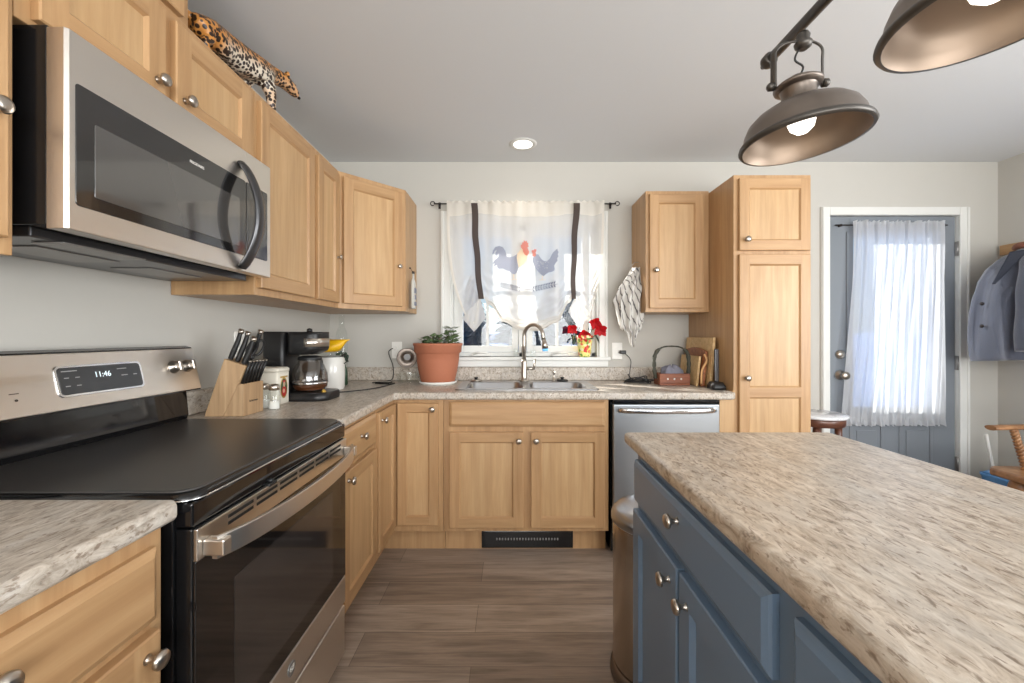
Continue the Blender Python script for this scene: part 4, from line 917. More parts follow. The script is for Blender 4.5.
for i in range(6):
    bs = Vector((xf-.012, ky0+.014+i*.0208, z1+.001)); kt = thing('steak_knife', stl[i], 'knife', bs, 'steak knives in the block')
    b = NB(); tube(b, [bs, bs+ups*.05, bs+ups*.088], [.0080, .0082, .0088], 10, flat=(.7, 1.05)); obj('handle', b, 'black_plastic', kt)
    b = NB(); tube(b, [bs+ups*.0885, bs+ups*.094], [.0090, .0080], 10, flat=(.7, 1.05)); obj('end_cap', b, 'nickel', kt)
for x, y, lb in ((-1.004, 1.772, 'glass shaker with metal top beside the wooden knife block'), (-1.062, 1.80, 'small glass shaker half behind the knife block')):
    s_ = thing('shaker', lb, 'shaker', (x, y, ZT)); b = NB(); lathe(b, [(0, .001), (.023, .001), (.024, .006), (.023, .07), (.018, .08)], (x, y, ZT), seg=20, caps=False); obj('jar', b, 'clear_glass', s_)
    b = NB(); lathe(b, [(.0, .003), (.020, .003), (.020, .035), (0, .035)], (x, y, ZT), seg=20, caps=False); obj('salt', b, 'flour', s_)
    b = NB(); lathe(b, [(.018, .0805), (.021, .082), (.021, .1), (.014, .106), (0, .107)], (x, y, ZT), seg=20); obj('cap', b, 'nickel', s_)
# tin canister, its pictured side towards the room
tx, ty0, ty1 = -1.041, 1.865, 1.965
t = thing('tin_canister', 'cream tin canister with oval portrait picture', 'canister', (-1.105, 1.915, ZT))
b = NB(); R4 = lambda i, z: rrect(-1.17+i, tx-i, ty0+i, ty1-i, .010, z)
loft(b, [R4(.001, ZT+.001), R4(0, ZT+.004), R4(0, ZT+.145), R4(.002, ZT+.147)]); body = obj('body', b, 'tin_cream', t)
b = NB(); loft(b, [R4(-.002, ZT+.1475), R4(-.002, ZT+.160), R4(.004, ZT+.166), R4(.02, ZT+.168)]); obj('lid', b, 'tin_cream', t)
def disc(b, y, z, ry, rz, x, n=24):
    c = bmesh.new(); c.faces.new([c.verts.new((x, y+ry*math.cos(2*PI*k/n), z+rz*math.sin(2*PI*k/n))) for k in range(n)]); merge(b, c)
my = 1.915
b = NB(); box(b, (tx, my-.036, ZT+.022), (tx+.0006, my+.036, ZT+.130)); pic = obj('picture', b, 'tin_cream', body)
b = NB(); disc(b, my, ZT+.074, .030, .048, tx+.0010); box(b, (tx+.0007, my-.03, ZT+.120), (tx+.0010, my+.03, ZT+.127)); obj('oval', b, 'gold', pic)
b = NB(); disc(b, my, ZT+.074, .025, .041, tx+.0013); obj('backdrop_print', b, 'green_print', pic)
b = NB(); disc(b, my, ZT+.058, .019, .024, tx+.0017); disc(b, my, ZT+.102, .012, .007, tx+.0019); obj('dress', b, 'red_print', pic)
b = NB(); disc(b, my, ZT+.089, .010, .012, tx+.0021); disc(b, my-.003, ZT+.060, .009, .010, tx+.0021); obj('figure_print', b, 'pr_cream', pic)
# coffee maker
t = thing('coffee_maker', 'black drip coffee maker with glass carafe', 'coffee maker', (-1.01, 2.07, ZT)); mx_, my_ = -1.010, 2.075
b = NB(); loft(b, [rrect(mx_-.085, mx_+.135, my_-.105, my_+.105, .06, z) for z in (ZT+.001,)]+[rrect(mx_-.087, mx_+.137, my_-.107, my_+.107, .06, ZT+.012), rrect(mx_-.085, mx_+.135, my_-.105, my_+.105, .06, ZT+.034), rrect(mx_-.07, mx_+.135, my_-.09, my_+.09, .06, ZT+.040)]); obj('base', b, 'black_plastic', t)
base = t.children[-1]
b = NB(); tube(b, [(mx_+.105, my_-.06, ZT+.040), (mx_+.111, my_-.062, ZT+.046)], .010, 12); obj('switch', b, 'gold', base)
b = NB(); loft(b, [rrect(mx_-.178, mx_-.075, my_-.085, my_+.085, .018, z) for z in (ZT+.001, ZT+.325)]+[rrect(mx_-.190, mx_-.080, my_-.080, my_+.080, .018, ZT+.331)]); obj('water_tank', b, 'black_plastic', t)
b = NB(); loft(b, [rrect(mx_-.074, mx_+.040, my_-.080, my_+.080, .04, ZT+.220), rrect(mx_-.074, mx_+.082, my_-.085, my_+.085, .05, ZT+.238), rrect(mx_-.074, mx_+.088, my_-.088, my_+.088, .055, ZT+.25), rrect(mx_-.074, mx_+.088, my_-.088, my_+.088, .055, ZT+.315), rrect(mx_-.074, mx_+.09, my_-.08, my_+.08, .05, ZT+.330)]); obj('filter_housing', b, 'black_plastic', t)
fh = t.children[-1]
b = NB(); loft(b, [rrect(mx_-.02, mx_+.0895, my_-.0895, my_+.0895, .056, ZT+.258), rrect(mx_-.02, mx_+.0895, my_-.0895, my_+.0895, .056, ZT+.298)]); obj('steel_band', b, 'steel', fh)
b = NB(); lathe(b, [(.014, 0), (.012, .014), (0, .018)], (mx_+.02, my_-.02, ZT+.3305)); obj('lid_knob', b, 'black_plastic', fh)
cc = (mx_+.012, my_, ZT)
b = NB(); lathe(b, [(.045, .0415), (.066, .044), (.080, .062), (.084, .090), (.080, .128), (.066, .165), (.052, .184), (.052, .192)], cc, seg=36, caps=False); cf = obj('carafe', b, 'carafe', t)
b = NB(); lathe(b, [(0, .043), (.060, .047), (.074, .060), (.077, .070), (0, .070)], cc, seg=36, caps=False); obj('coffee', b, 'board_dark', cf)
b = NB(); lathe(b, [(.0835, .076), (.0855, .078), (.0855, .084), (.0835, .086)], cc, seg=36, caps=False); obj('band', b, 'chrome', cf)
b = NB(); lathe(b, [(.053, .190), (.055, .195), (.053, .208), (.03, .213), (0, .213)], cc, seg=36); obj('carafe_lid', b, 'black_plastic', cf)
b = NB(); tube(b, spline([(cc[0]+.005, cc[1]+.045, ZT+.200), (cc[0]+.005, cc[1]+.105, ZT+.190), (cc[0]+.005, cc[1]+.120, ZT+.14), (cc[0]+.005, cc[1]+.098, ZT+.09)], 6), .008, 8); obj('carafe_handle', b, 'black_plastic', cf)
b = NB(); tube(b, spline([(mx_-.13, my_+.115, ZT+.006), (mx_-.05, my_+.16, ZT+.006), (mx_+.10, my_+.20, ZT+.006), (mx_+.22, my_+.36, ZT+.006), (mx_+.26, my_+.62, ZT+.006)], 8), .0035, 6); tag(obj('cord', b, 'cord_black'), 'black appliance cord lying on the corner worktop', 'cord')
# flour jar and yellow bag
jx, jy = -1.052, 2.44
t = thing('storage_jar', 'glass jar full of white flour in the worktop corner', 'jar', (jx, jy, ZT))
b = NB(); lathe(b, [(0, .001), (.072, .001), (.077, .008), (.077, .175), (.070, .187), (.066, .195)], (jx, jy, ZT), seg=32, caps=False); obj('jar_body', b, 'jar_white', t)
b = NB(); lathe(b, [(.070, .1955), (.074, .197), (.074, .211), (.068, .216), (0, .216)], (jx, jy, ZT), seg=32); obj('lid', b, 'clear_glass', t)
b = NB(); tube(b, [(jx+.070*math.cos(a), jy+.070*math.sin(a), ZT+.191) for a in [2*PI*k/24 for k in range(25)]], .003, 6, caps=False); tube(b, spline([(jx+.07, jy-.02, ZT+.191), (jx+.095, jy-.03, ZT+.205), (jx+.105, jy-.02, ZT+.170), (jx+.085, jy-.02, ZT+.15)], 5), .003, 6); obj('clamp_wire', b, 'iron', t)
b = NB()
def bag(z, sx, sy, tw_):
    return [(jx-.02+sx*math.cos(a)*(1+.08*math.sin(5*a+z*90))+tw_, jy+sy*math.sin(a)*(1+.08*math.cos(4*a)), z) for a in [2*PI*k/28 for k in range(28)]]
loft(b, [bag(ZT+.218, .045, .035, 0), bag(ZT+.224, .060, .045, .01), bag(ZT+.255, .068, .040, .03), bag(ZT+.278, .076, .022, .035), bag(ZT+.290, .085, .008, .045)]); tag(obj('snack_bag', b, 'yellow_bag'), 'yellow snack bag on top of the flour jar', 'bag')
b = NB()
for k in range(7):
    a = 2*PI*k/7; tube(b, spline([(jx-.005, jy+.17, ZT+.16), (jx-.005+.035*math.cos(a), jy+.17+.02*math.sin(a), ZT+.19+.02*math.sin(a)), (jx-.005+.04*math.cos(a+.6), jy+.17, ZT+.165+.02*math.sin(a))], 4), .004, 6, flat=(1, 2.0))
loft(b, [[(jx-.005+r_*math.cos(a), jy+.17+r_*.6*math.sin(a), ZT+z) for a in [2*PI*k/16 for k in range(16)]] for r_, z in ((.03, .001), (.038, .01), (.036, .09), (.018, .150), (.012, .165))]); tag(obj('gift_bottle', b, 'leaf_dark'), 'dark green bottle with ribbon bow in the worktop corner', 'bottle')
b = NB(); q_ = (-1.11, 2.74, ZT); lathe(b, [(0, .001), (.035, .001), (.037, .01), (.037, .30), (.030, .34), (.017, .37), (.016, .43), (.018, .432), (.018, .445)], q_, seg=24, caps=False); tag(obj('glass_bottle', b, 'clear_glass'), 'tall clear glass bottle standing in the wall corner', 'bottle')

# ================================================================== OUTLETS, CORDS
def outlet(x, y, z, n, label, plug=None):
    t = thing('wall_outlet', label, 'outlet', (x, y, z), 'wall outlets'); n = Vector(n); u = Vector((0, 0, 1)).cross(n)
    Fm = frame((x, y, z), u, n); b = NB(); box(b, (-.036, 0.0004, -.058), (.036, .006, .058), .003, mat=Fm); pl = obj('cover_plate', b, 'white_plastic', t)
    b = NB()
    for zz in (-.02, .02): box(b, (-.016, .006, zz-.013), (.016, .008, zz+.013), .002, mat=Fm)
    obj('socket', b, 'white_plastic', pl)
    return t
outlet(W(397, 350, YB).x, YB, W(397, 350, YB).z, (0, -1, 0), 'white outlet left of the sink window with white plug')
outlet(W(617, 351, YB).x, YB, W(617, 351, YB).z, (0, -1, 0), 'white outlet right of the sink window below the towel')
outlet(XL, W(232, 344, 1.95).y, W(0, 344, 1.9).z, (1, 0, 0), 'white outlet on the left wall behind the knife block')
p = W(395, 348, YB-.008); b = NB(); box(b, (p.x-.014, p.y-.028, p.z-.012), (p.x+.014, p.y-.0005, p.z+.012), .005)
pl = tag(obj('plug', b, 'white_plastic'), 'white plug in the outlet beside the flowerpot', 'plug')
b = NB(); tube(b, spline([p+Vector((-.006, -.026, 0)), p+Vector((-.03, -.05, -.03)), p+Vector((-.004, -.04, -.12)), p+Vector((0.0, -.055, -.205)), Vector((p.x-.03, p.y-.10, ZT+.004)), Vector((p.x-.10, p.y-.18, ZT+.004))], 8), .0028, 6); obj('cord', b, 'cord_black', pl)
p = W(622, 352, YB-.008); b = NB(); box(b, (p.x-.022, p.y-.034, p.z-.012), (p.x+.022, p.y-.0005, p.z+.012), .006)
pl = tag(obj('plug', b, 'black_plastic'), 'black charger plug in the outlet below the towel', 'plug')
b = NB(); tube(b, spline([p+Vector((.015, -.03, -.01)), p+Vector((.045, -.06, -.06)), p+Vector((.035, -.05, -.17)), Vector((p.x+.04, p.y-.07, ZT+.006)), Vector((p.x+.10, p.y-.13, ZT+.006))], 8), .0026, 6); obj('cord', b, 'cord_black', pl)
b = NB(); rr_ = random.Random(5); pts = []
for k in range(26): pts.append((.81+.07*math.cos(k*1.15)+.03*rr_.random(), 2.71+.06*math.sin(k*1.0)+.02*rr_.random(), ZT+.008+.0028*k*rr_.random()))
tube(b, spline(pts, 5), .0034, 6); tag(obj('cable_tangle', b, 'cord_black'), 'tangled black charging cable left of the handled basket', 'cable')
b = NB(); c0 = W(384, 381, 2.72); prism(b, [(c0.x-.05, c0.y-.03, ZT+.001), (c0.x+.045, c0.y-.045, ZT+.001), (c0.x+.05, c0.y+.02, ZT+.001), (c0.x-.04, c0.y+.03, ZT+.001)], (0, 0, .014), .004); tag(obj('phone', b, 'black_gloss'), 'small black phone lying on the worktop left of the flowerpot', 'phone')

# pan lid and glass dish left of the pot
t = thing('pan_lid', 'round steel lid with knob leaning beside the flowerpot', 'lid', (-.70, 2.84, 1.0)); ax = Vector((.28, -1, .22)).normalized(); q_ = W(407, 358, 2.82)
b = NB(); lathe(b, [(.064, -.003), (.068, -.002), (.068, .002), (.064, .004), (.060, .002), (.030, .003), (.028, .006), (0, .006)], q_, ax, 36); obj('disc', b, 'bronze', t)
b = NB(); tube(b, [q_+ax*r_[1]+Vector((0, 0, 0)) for r_ in ((0, .014), (0, .028), (0, .040))], [.010, .014, .022], 16); obj('knob', b, 'ink_grey', t)
gx_, gy_ = W(409, 0, 2.80).x, 2.80
b = NB(); lathe(b, [(0, .002), (.075, .002), (.082, .01), (.084, .060)], (gx_, gy_+.02, ZT), seg=32, caps=False); tag(obj('glass_dish', b, 'clear_glass'), 'clear round glass dish against the backsplash by the flowerpot', 'dish')

# flowerpot
px0, py0 = W(438, 0, 2.735).x, 2.735
t = thing('flower_pot', 'large terracotta pot with a leafy succulent by the sink', 'potted plant', (px0, py0, ZT))
b = NB(); lathe(b, [(0, .001), (.112, .001), (.122, .006), (.124, .018), (.118, .018), (.112, .012), (0, .010)], (px0, py0, ZT), seg=48, caps=False); obj('saucer', b, 'jar_white', t)
b = NB(); lathe(b, [(0, .0125), (.104, .0125), (.110, .02), (.124, .08), (.136, .150), (.140, .196), (.146, .202), (.152, .206), (.154, .244), (.160, .250), (.160, .262), (.150, .264), (.146, .25), (.142, .235), (0, .235)], (px0, py0, ZT), seg=56, caps=False); obj('pot', b, 'terracotta', t)
b = NB(); lathe(b, [(0, .236), (.1415, .236)], (px0, py0, ZT), seg=40, caps=False); obj('soil', b, 'soil', t)
rr_ = random.Random(3)
for k in range(13):
    a = rr_.random()*6.3; r_ = .10*math.sqrt(rr_.random()); x, y = px0+r_*math.cos(a)*1.1, py0+r_*math.sin(a)*.8; h = .04+.07*rr_.random()
    if k < 3: x = px0+.055+.02*k; h = .115
    tip = Vector((x+.03*(rr_.random()-.5), y+.03*(rr_.random()-.5), ZT+.236+h))
    b = NB(); st = Vector((x, y, ZT+.236)); tube(b, [st, (st+tip)/2+Vector((.005, 0, 0)), tip], [.003, .0025, .002], 6); sm = obj('stem', b, 'stem', t)
    b = NB(); n = 3+int(h*22)
    for j in range(n):
        f = .25+.75*j/(n-1); c_ = st.lerp(tip, f)
        for s in (0, PI):
            aa = j*1.57+s+rr_.random()*.6; d = Vector((math.cos(aa), math.sin(aa), .55)).normalized(); l_ = .046+.018*rr_.random(); w_ = d.cross(Vector((0, 0, 1))).normalized()*l_*.36
            c2 = bmesh.new(); vs = [c2.verts.new(c_+q2) for q2 in (Vector((0, 0, 0)), d*l_*.5+w_-Vector((0, 0, .002)), d*l_+Vector((0, 0, -.004)), d*l_*.5-w_-Vector((0, 0, .002)), d*l_*.5+Vector((0, 0, .003)))]
            for q3 in ((0, 1, 4), (1, 2, 4), (2, 3, 4), (3, 0, 4)): f_ = c2.faces.new([vs[q4] for q4 in q3]); f_.smooth = True
            for q3 in ((0, 4, 1),): pass
            bmesh.ops.solidify(c2, geom=list(c2.faces), thickness=.0018); merge(b, c2)
    obj('foliage', b, 'leaf', sm)

# window sill things
SZ = WZ0
pp = Vector((W(584.5, 0, 2.925).x, 2.925, SZ))
t = thing('poinsettia', 'red poinsettia in a colourful foil pot on the sill', 'potted plant', pp)
b = NB(); lathe(b, [(0, .001), (.038, .001), (.042, .02), (.050, .09), (.060, .135), (.062, .15), (.056, .15), (.05, .10), (0, .10)], pp, seg=24, caps=False); obj('pot', b, 'confetti_foil', t)
def blade(c_, d, l_, w_, droop=.3, upv=Vector((0, 0, 1))):
    d = d.normalized(); s = d.cross(upv).normalized(); c2 = bmesh.new(); g = []
    for k in range(7):
        f = k/6; ww = w_*math.sin(PI*min(.98, .06+f*.9))**.8*(1 if k < 6 else .05); ctr = c_+d*l_*f-Vector((0, 0, 1))*droop*l_*f*f
        g.append([c2.verts.new(ctr-s*ww+Vector((0, 0, .15*ww))), c2.verts.new(ctr), c2.verts.new(ctr+s*ww+Vector((0, 0, .15*ww)))])
    for a, e in zip(g, g[1:]):
        for k in range(2): c2.faces.new((a[k], a[k+1], e[k+1], e[k])).smooth = True
    bmesh.ops.solidify(c2, geom=list(c2.faces), thickness=.0012); return c2
heads = [(W(572, 329, 2.895), .046), (W(584, 335, 2.885), .052), (W(595, 323, 2.875), .052), (W(600, 330, 2.865), .056)]
for i, (c_, l_) in enumerate(heads):
    b = NB(); tube(b, spline([pp+Vector((0, 0, .1)), pp.lerp(c_, .6)+Vector((0, 0, .03)), c_], 5), .003, 6); sm = obj('stem', b, 'stem', t)
    b = NB()
    for k in range(8):
        a = 2*PI*k/8+i; merge(b, blade(c_, Vector((math.cos(a), -.45, .75*math.sin(a))), l_*(1 if k % 2 else .78), l_*.32, .15, Vector((0, -1, .2))))
    obj('bract', b, 'petal_red', sm)
b = NB()
for c_, d, l_ in ((W(594, 333, 2.89), Vector((.4, -.3, -.7)), .07), (W(588, 330, 2.89), Vector((.8, -.3, .1)), .06), (W(576, 338, 2.89), Vector((-.4, -.4, -.6)), .055), (W(590, 340, 2.89), Vector((.2, -.5, .3)), .05)): merge(b, blade(c_, d, l_, .016, .2))
obj('foliage', b, 'leaf_dark', t)
for (px_, h_, r_, m_, lb) in ((516, .055, .018, 'clear_glass', 'small clear glass on the window sill left of faucet'), (523.5, .075, .014, 'nickel', 'small metal canister on the window sill behind faucet'), (533, .05, .019, 'clear_glass', 'small clear glass on the window sill right of faucet')):
    p = Vector((W(px_, 0, 2.93).x, 2.93, SZ)); b = NB(); lathe(b, [(0, .001), (r_*.8, .001), (r_, .006), (r_, h_*.9), (r_*.9, h_), (r_*.7, h_+.003)], p, seg=20, caps=(m_ == 'nickel')); tag(obj('tumbler' if m_ != 'nickel' else 'canister', b, m_), lb, 'glass' if m_ != 'nickel' else 'canister')

# bottle ornament on the corner cabinet side
t = thing('bottle_ornament', 'bottle-shaped ornament hanging on the corner wall cabinet side', 'ornament', (-.66, 2.74, 1.395)); bxo, byo = -.648, 2.72
b = NB(); lathe(b, [(0, 0), (.030, 0), (.034, .006), (.034, .155), (.030, .175), (.014, .195), (.012, .225), (.015, .226), (.015, .238), (0, .24)], (bxo+.012, byo, 1.395), seg=24, scale=(.45, 1)); bo = obj('bottle', b, 'ornament', t)
b = NB(); lathe(b, [(.0155, .2265), (.0165, .23), (.0165, .243), (0, .245)], (bxo+.012, byo, 1.395), seg=20, scale=(.5, 1)); obj('cork', b, 'ink_dark', t)
b = NB()
for z0_, z1_, w_ in ((.10, .135, .022), (.06, .09, .018), (.02, .045, .024)): box(b, (bxo+.020, byo-w_, 1.395+z0_), (bxo+.0285, byo+w_, 1.395+z1_), .001)
obj('label_patch', b, 'pr_blue', bo)
b = NB(); lathe(b, [(.004, 0), (.004, .01), (0, .012)], (-.6615, byo, 1.66), (1, 0, 0), 10); tube(b, [(-.656, byo, 1.66), (bxo+.012, byo, 1.628)], .0012, 5); obj('hook', b, 'iron', t)

# towel
t = thing('dish_towel', 'striped grey and white towel hanging beside the right wall cabinet', 'towel', (.75, 2.78, 1.14))
P = [(268, 633, 640, .02), (275, 629, 643, .035), (285, 621, 644, .05), (300, 614.5, 643.5, .06), (312, 618, 644, .06), (322, 620, 642, .055), (328, 622, 640, .05), (334, 628, 636, .035), (342, 630, 635, .025), (348, 632, 634.5, .01)]
rings = []
for k in range(len(P)-1):
    for s in range(4):
        f = s/4; y_, a_, c_, d_ = [P[k][q2]*(1-f)+P[k+1][q2]*f for q2 in range(4)]
        p0, p1 = W(a_, y_, 2.76), W(c_, y_, 2.76); cen = (p0+p1)/2; rx = (p1.x-p0.x)/2
        rings.append([cen+Vector((rx*math.cos(a)*(1+.14*math.sin(7*a+y_*.16)), d_*math.sin(a)*(1+.45*math.sin(9*a+y_*.10)), .006*math.sin(5*a+y_*.3))) for a in [2*PI*q2/56 for q2 in range(56)]])
b = NB(); loft(b, rings); obj('cloth', b, 'towel', t)
b = NB(); c_ = W(638, 267, 2.76); tube(b, spline([(.8445, 2.76, c_.z+.03), (.815, 2.76, c_.z+.028), (.80, 2.76, c_.z+.01), (.79, 2.76, c_.z+.012)], 4), .003, 6); tag(obj('hook', b, 'nickel'), 'small metal hook holding the striped dish towel', 'hook')

# basket, boards, phone stand
bx0, by0 = 1.022, 2.66
t = thing('handled_basket', 'brown wooden basket with tall dark wrapped handle', 'basket', (bx0, by0, ZT))
b = NB(); x0, x1, y0, y1 = bx0-.095, bx0+.095, by0-.055, by0+.055
box(b, (x0, y0, ZT+.001), (x1, y1, ZT+.012), .002); box(b, (x0, y0, ZT+.012), (x1, y0+.010, ZT+.075), .003); box(b, (x0, y1-.010, ZT+.012), (x1, y1, ZT+.075), .003); box(b, (x0, y0+.01, ZT+.012), (x0+.010, y1-.01, ZT+.075), .003); box(b, (x1-.010, y0+.01, ZT+.012), (x1, y1-.01, ZT+.075), .003)
obj('tray', b, 'basket_wood', t); ty = t.children[-1]
for k in range(3):
    b = NB(); lathe(b, [(.006, 0), (.005, .002), (0, .003)], (bx0-.045+.042*k, y0-.0002, ZT+.042), (0, -1, 0), 12); obj('stud', b, 'ink_white', ty)
b = NB(); hpts = spline([(x0-.006, by0, ZT+.04), (x0-.016, by0, ZT+.11), (x0-.010, by0, ZT+.19), (x0+.03, by0, ZT+.235), (bx0, by0, ZT+.245), (x1-.03, by0, ZT+.235), (x1+.008, by0, ZT+.19), (x1+.014, by0, ZT+.11), (x1+.006, by0, ZT+.04)], 6)
tube(b, hpts, [(.012 if (k < 17 or k > 31) else .005)*(1+.15*math.sin(k*1.9)) for k in range(len(hpts))], 10); obj('handle', b, 'wicker_green', t)
b = NB(); rings = [[(bx0+.0+r_*math.cos(a)*(1+.15*math.sin(3*a+1)), by0+r_*.5*math.sin(a), ZT+.0135+z+(.010*math.sin(4*a+z*40)+.008*math.sin(7*a) if z > .03 else 0)) for a in [2*PI*q2/24 for q2 in range(24)]] for r_, z in ((.066, 0), (.070, .05), (.066, .080), (.04, .098), (.012, .104))]; loft(b, rings); tag(obj('folded_cloth', b, 'grey_cloth'), 'grey cloth bundled inside the handled basket', 'cloth')
def lean(lb, y0, y1, h, xb, xt, t_, mat_, arch=0):
    """board standing on edge along the pantry side, leaning on it"""
    b = NB(); n = 12; ang = math.atan2(xt-xb, h)
    prof = [(y0, 0), (y1, 0), (y1, h)]+[(y1-(y1-y0)*k/n, h+arch*math.sin(PI*k/n)) for k in range(1, n)]+[(y0, h)]
    prism(b, [(0, p[0], p[1]) for p in prof], (t_, 0, 0), .003); b.transform(Matrix.Translation((xb, 0, ZT+.001)) @ Matrix.Rotation(ang, 4, 'Y'))
    z = min(v.co.z for v in b.verts)
    for v in b.verts: v.co.z += ZT+.001-z
    return tag(obj('cutting_board', b, mat_), lb, 'cutting board')
lean('tall pale cutting board leaning against the pantry side, behind the brown one', 2.505, 2.885, .300, 1.190, 1.212, .016, 'board_light')
lean('reddish brown cutting board with curved top edge', 2.545, 2.855, .215, 1.164, 1.184, .016, 'board_dark', .022)
lean('small pale cutting board in front of the brown one', 2.575, 2.845, .185, 1.140, 1.160, .014, 'board_light')
b = NB(); tube(b, spline([(1.172, 2.536, ZT+.20), (1.185, 2.532, ZT+.16), (1.155, 2.530, ZT+.10), (1.152, 2.530, ZT+.02)], 6), .0065, 8); tag(obj('rope_loop', b, 'rope'), 'tan rope hanging down the brown cutting board', 'rope')
t = thing('phone_charger', 'black charging cradle with upright phone beside the pantry', 'charger', (1.19, 2.44, ZT))
b = NB(); loft(b, [rrect(1.160, 1.234, 2.39, 2.485, .012, ZT+.001), rrect(1.160, 1.234, 2.39, 2.485, .012, ZT+.02), rrect(1.168, 1.226, 2.405, 2.475, .012, ZT+.042)]); obj('cradle', b, 'black_plastic', t)
b = NB(); box(b, (1.192, 2.440, ZT+.0425), (1.216, 2.46, ZT+.235), .005); obj('handset', b, 'charcoal_metal', t)

# ================================================================== LEOPARD FIGURE
t = thing('leopard_figurine', 'spotted leopard figurine prowling on top of the wall cabinets', 'figurine', (-1.06, 1.6, UZ1))
zb = UZ1+.001; lx = -1.05
sk = bpy.data.meshes.new('s'); V = []; E = []; R = []
def nd_(p, r, par=None):
    V.append(p); R.append(r); i = len(V)-1
    if par is not None: E.append((par, i))
    return i
lx = -1.03
hip = nd_((lx, 1.385, zb+.092), (.048, .054))
r1 = nd_((lx, 1.455, zb+.112), (.052, .058), hip); r2 = nd_((lx, 1.53, zb+.126), (.052, .060), r1); r3 = nd_((lx, 1.61, zb+.140), (.052, .062), r2); r4 = nd_((lx, 1.69, zb+.162), (.052, .060), r3)
n1 = nd_((lx+.005, 1.755, zb+.190), (.040, .044), r4); n2 = nd_((lx+.015, 1.800, zb+.202), (.034, .036), n1); h1 = nd_((lx+.03, 1.845, zb+.208), (.035, .034), n2); h2 = nd_((lx+.043, 1.890, zb+.194), (.026, .024), h1); h3 = nd_((lx+.052, 1.920, zb+.180), (.018, .016), h2)
for s in (-1, 1):
    k = nd_((lx+.034*s, 1.69+.02*s, zb+.120), (.027, .032), r4); k2 = nd_((lx+.043*s, 1.700+.02*s, zb+.07), (.020, .022), k); k3 = nd_((lx+.044*s, 1.70+.02*s, zb+.025), (.016, .017), k2); nd_((lx+.045*s, 1.722+.02*s, zb+.012), (.015, .012), k3)
    k = nd_((lx+.032*s, 1.385-.03*s, zb+.078), (.032, .036), hip); k2 = nd_((lx+.042*s, 1.405-.03*s, zb+.058), (.021, .023), k); k3 = nd_((lx+.043*s, 1.375-.03*s, zb+.034), (.014, .015), k2); k4 = nd_((lx+.043*s, 1.382-.03*s, zb+.014), (.013, .012), k3); nd_((lx+.044*s, 1.405-.03*s, zb+.012), (.013, .011), k4)
a = nd_((lx, 1.335, zb+.11), (.017, .017), hip); a = nd_((lx-.01, 1.30, zb+.10), (.012, .012), a); a = nd_((lx-.03, 1.285, zb+.06), (.010, .010), a); nd_((lx-.05, 1.29, zb+.02), (.009, .009), a)
sk.from_pydata(V, E, []); so = bpy.data.objects.new('s', sk); C.objects.link(so)
md = so.modifiers.new('k', 'SKIN'); md.use_smooth_shade = True
for i, r_ in enumerate(R): sk.skin_vertices[0].data[i].radius = r_
sk.skin_vertices[0].data[0].use_root = True
so.modifiers.new('u', 'SUBSURF').levels = 2; so.modifiers['u'].render_levels = 2
dg = bpy.context.evaluated_depsgraph_get(); dg.update(); me = bpy.data.meshes.new_from_object(so.evaluated_get(dg)); bpy.data.objects.remove(so)
b = bmesh.new(); b.from_mesh(me); bpy.data.meshes.remove(me)
for f in b.faces: f.smooth = True
for v in b.verts: v.co.z = max(v.co.z, zb)
for s in (-1, 1):
    lathe(b, [(.013, 0), (.012, .010), (.007, .018), (0, .020)], (lx+.026+.018*s, 1.838, zb+.226), (.3*s, -.2, 1), 12, scale=(1, .5))
def cl_(y): return zb+(.092+.070*max(0, min(1, (y-1.385)/.305)) if y < 1.69 else .162+.046*min(1, (y-1.69)/.15))
belly = [max(0, min(1, (cl_(v.co.y)+.010-v.co.z)/.018))*max(0, min(1, (v.co.y-1.42)/.05))*(1 if v.co.y < 1.76 else .25)*(.55 if v.co.z < zb+.09 and v.co.y > 1.6 else 1) for v in b.verts]
bo_ = obj('body', b, 'leopard_coat', t)
at = bo_.data.attributes.new('belly', 'FLOAT', 'POINT')
for i, x in enumerate(belly): at.data[i].value = x
b = NB()
for s in (-1, 1): lathe(b, [(.0045, 0), (.003, .003), (0, .004)], (lx+.040+.019*s, 1.880, zb+.211), (.6*s+.1, .6, .6), 10)
lathe(b, [(.007, -.002), (.006, .004), (0, .006)], (lx+.053, 1.926, zb+.180), (.3, 1, -.1), 10); obj('eye', b, 'black_gloss', bo_)

# ================================================================== RIGHT SIDE: side table, coat, chair, bin
q = (1.835, 2.505, 0)
t = thing('side_table', 'round marble-topped side table between pantry and blue door', 'table', q)
b = NB(); lathe(b, [(.135, .737), (.147, .738), (.152, .744), (.152, .752), (.146, .757), (0, .757)], q, seg=48); obj('tabletop', b, 'marble', t)
b = NB(); lathe(b, [(.125, .690), (.136, .694), (.138, .730), (.134, .7365), (0, .7365)], q, seg=48); obj('apron', b, 'table_wood', t)
for a in (.9, .9+PI/2, .9+PI, .9+3*PI/2):
    b = NB(); c_ = Vector((q[0]+.10*math.cos(a), q[1]+.10*math.sin(a), 0)); lathe(b, [(.012, .001), (.016, .05), (.012, .1), (.014, .4), (.02, .62), (.018, .69)], c_, seg=14); obj('leg', b, 'table_wood', t)
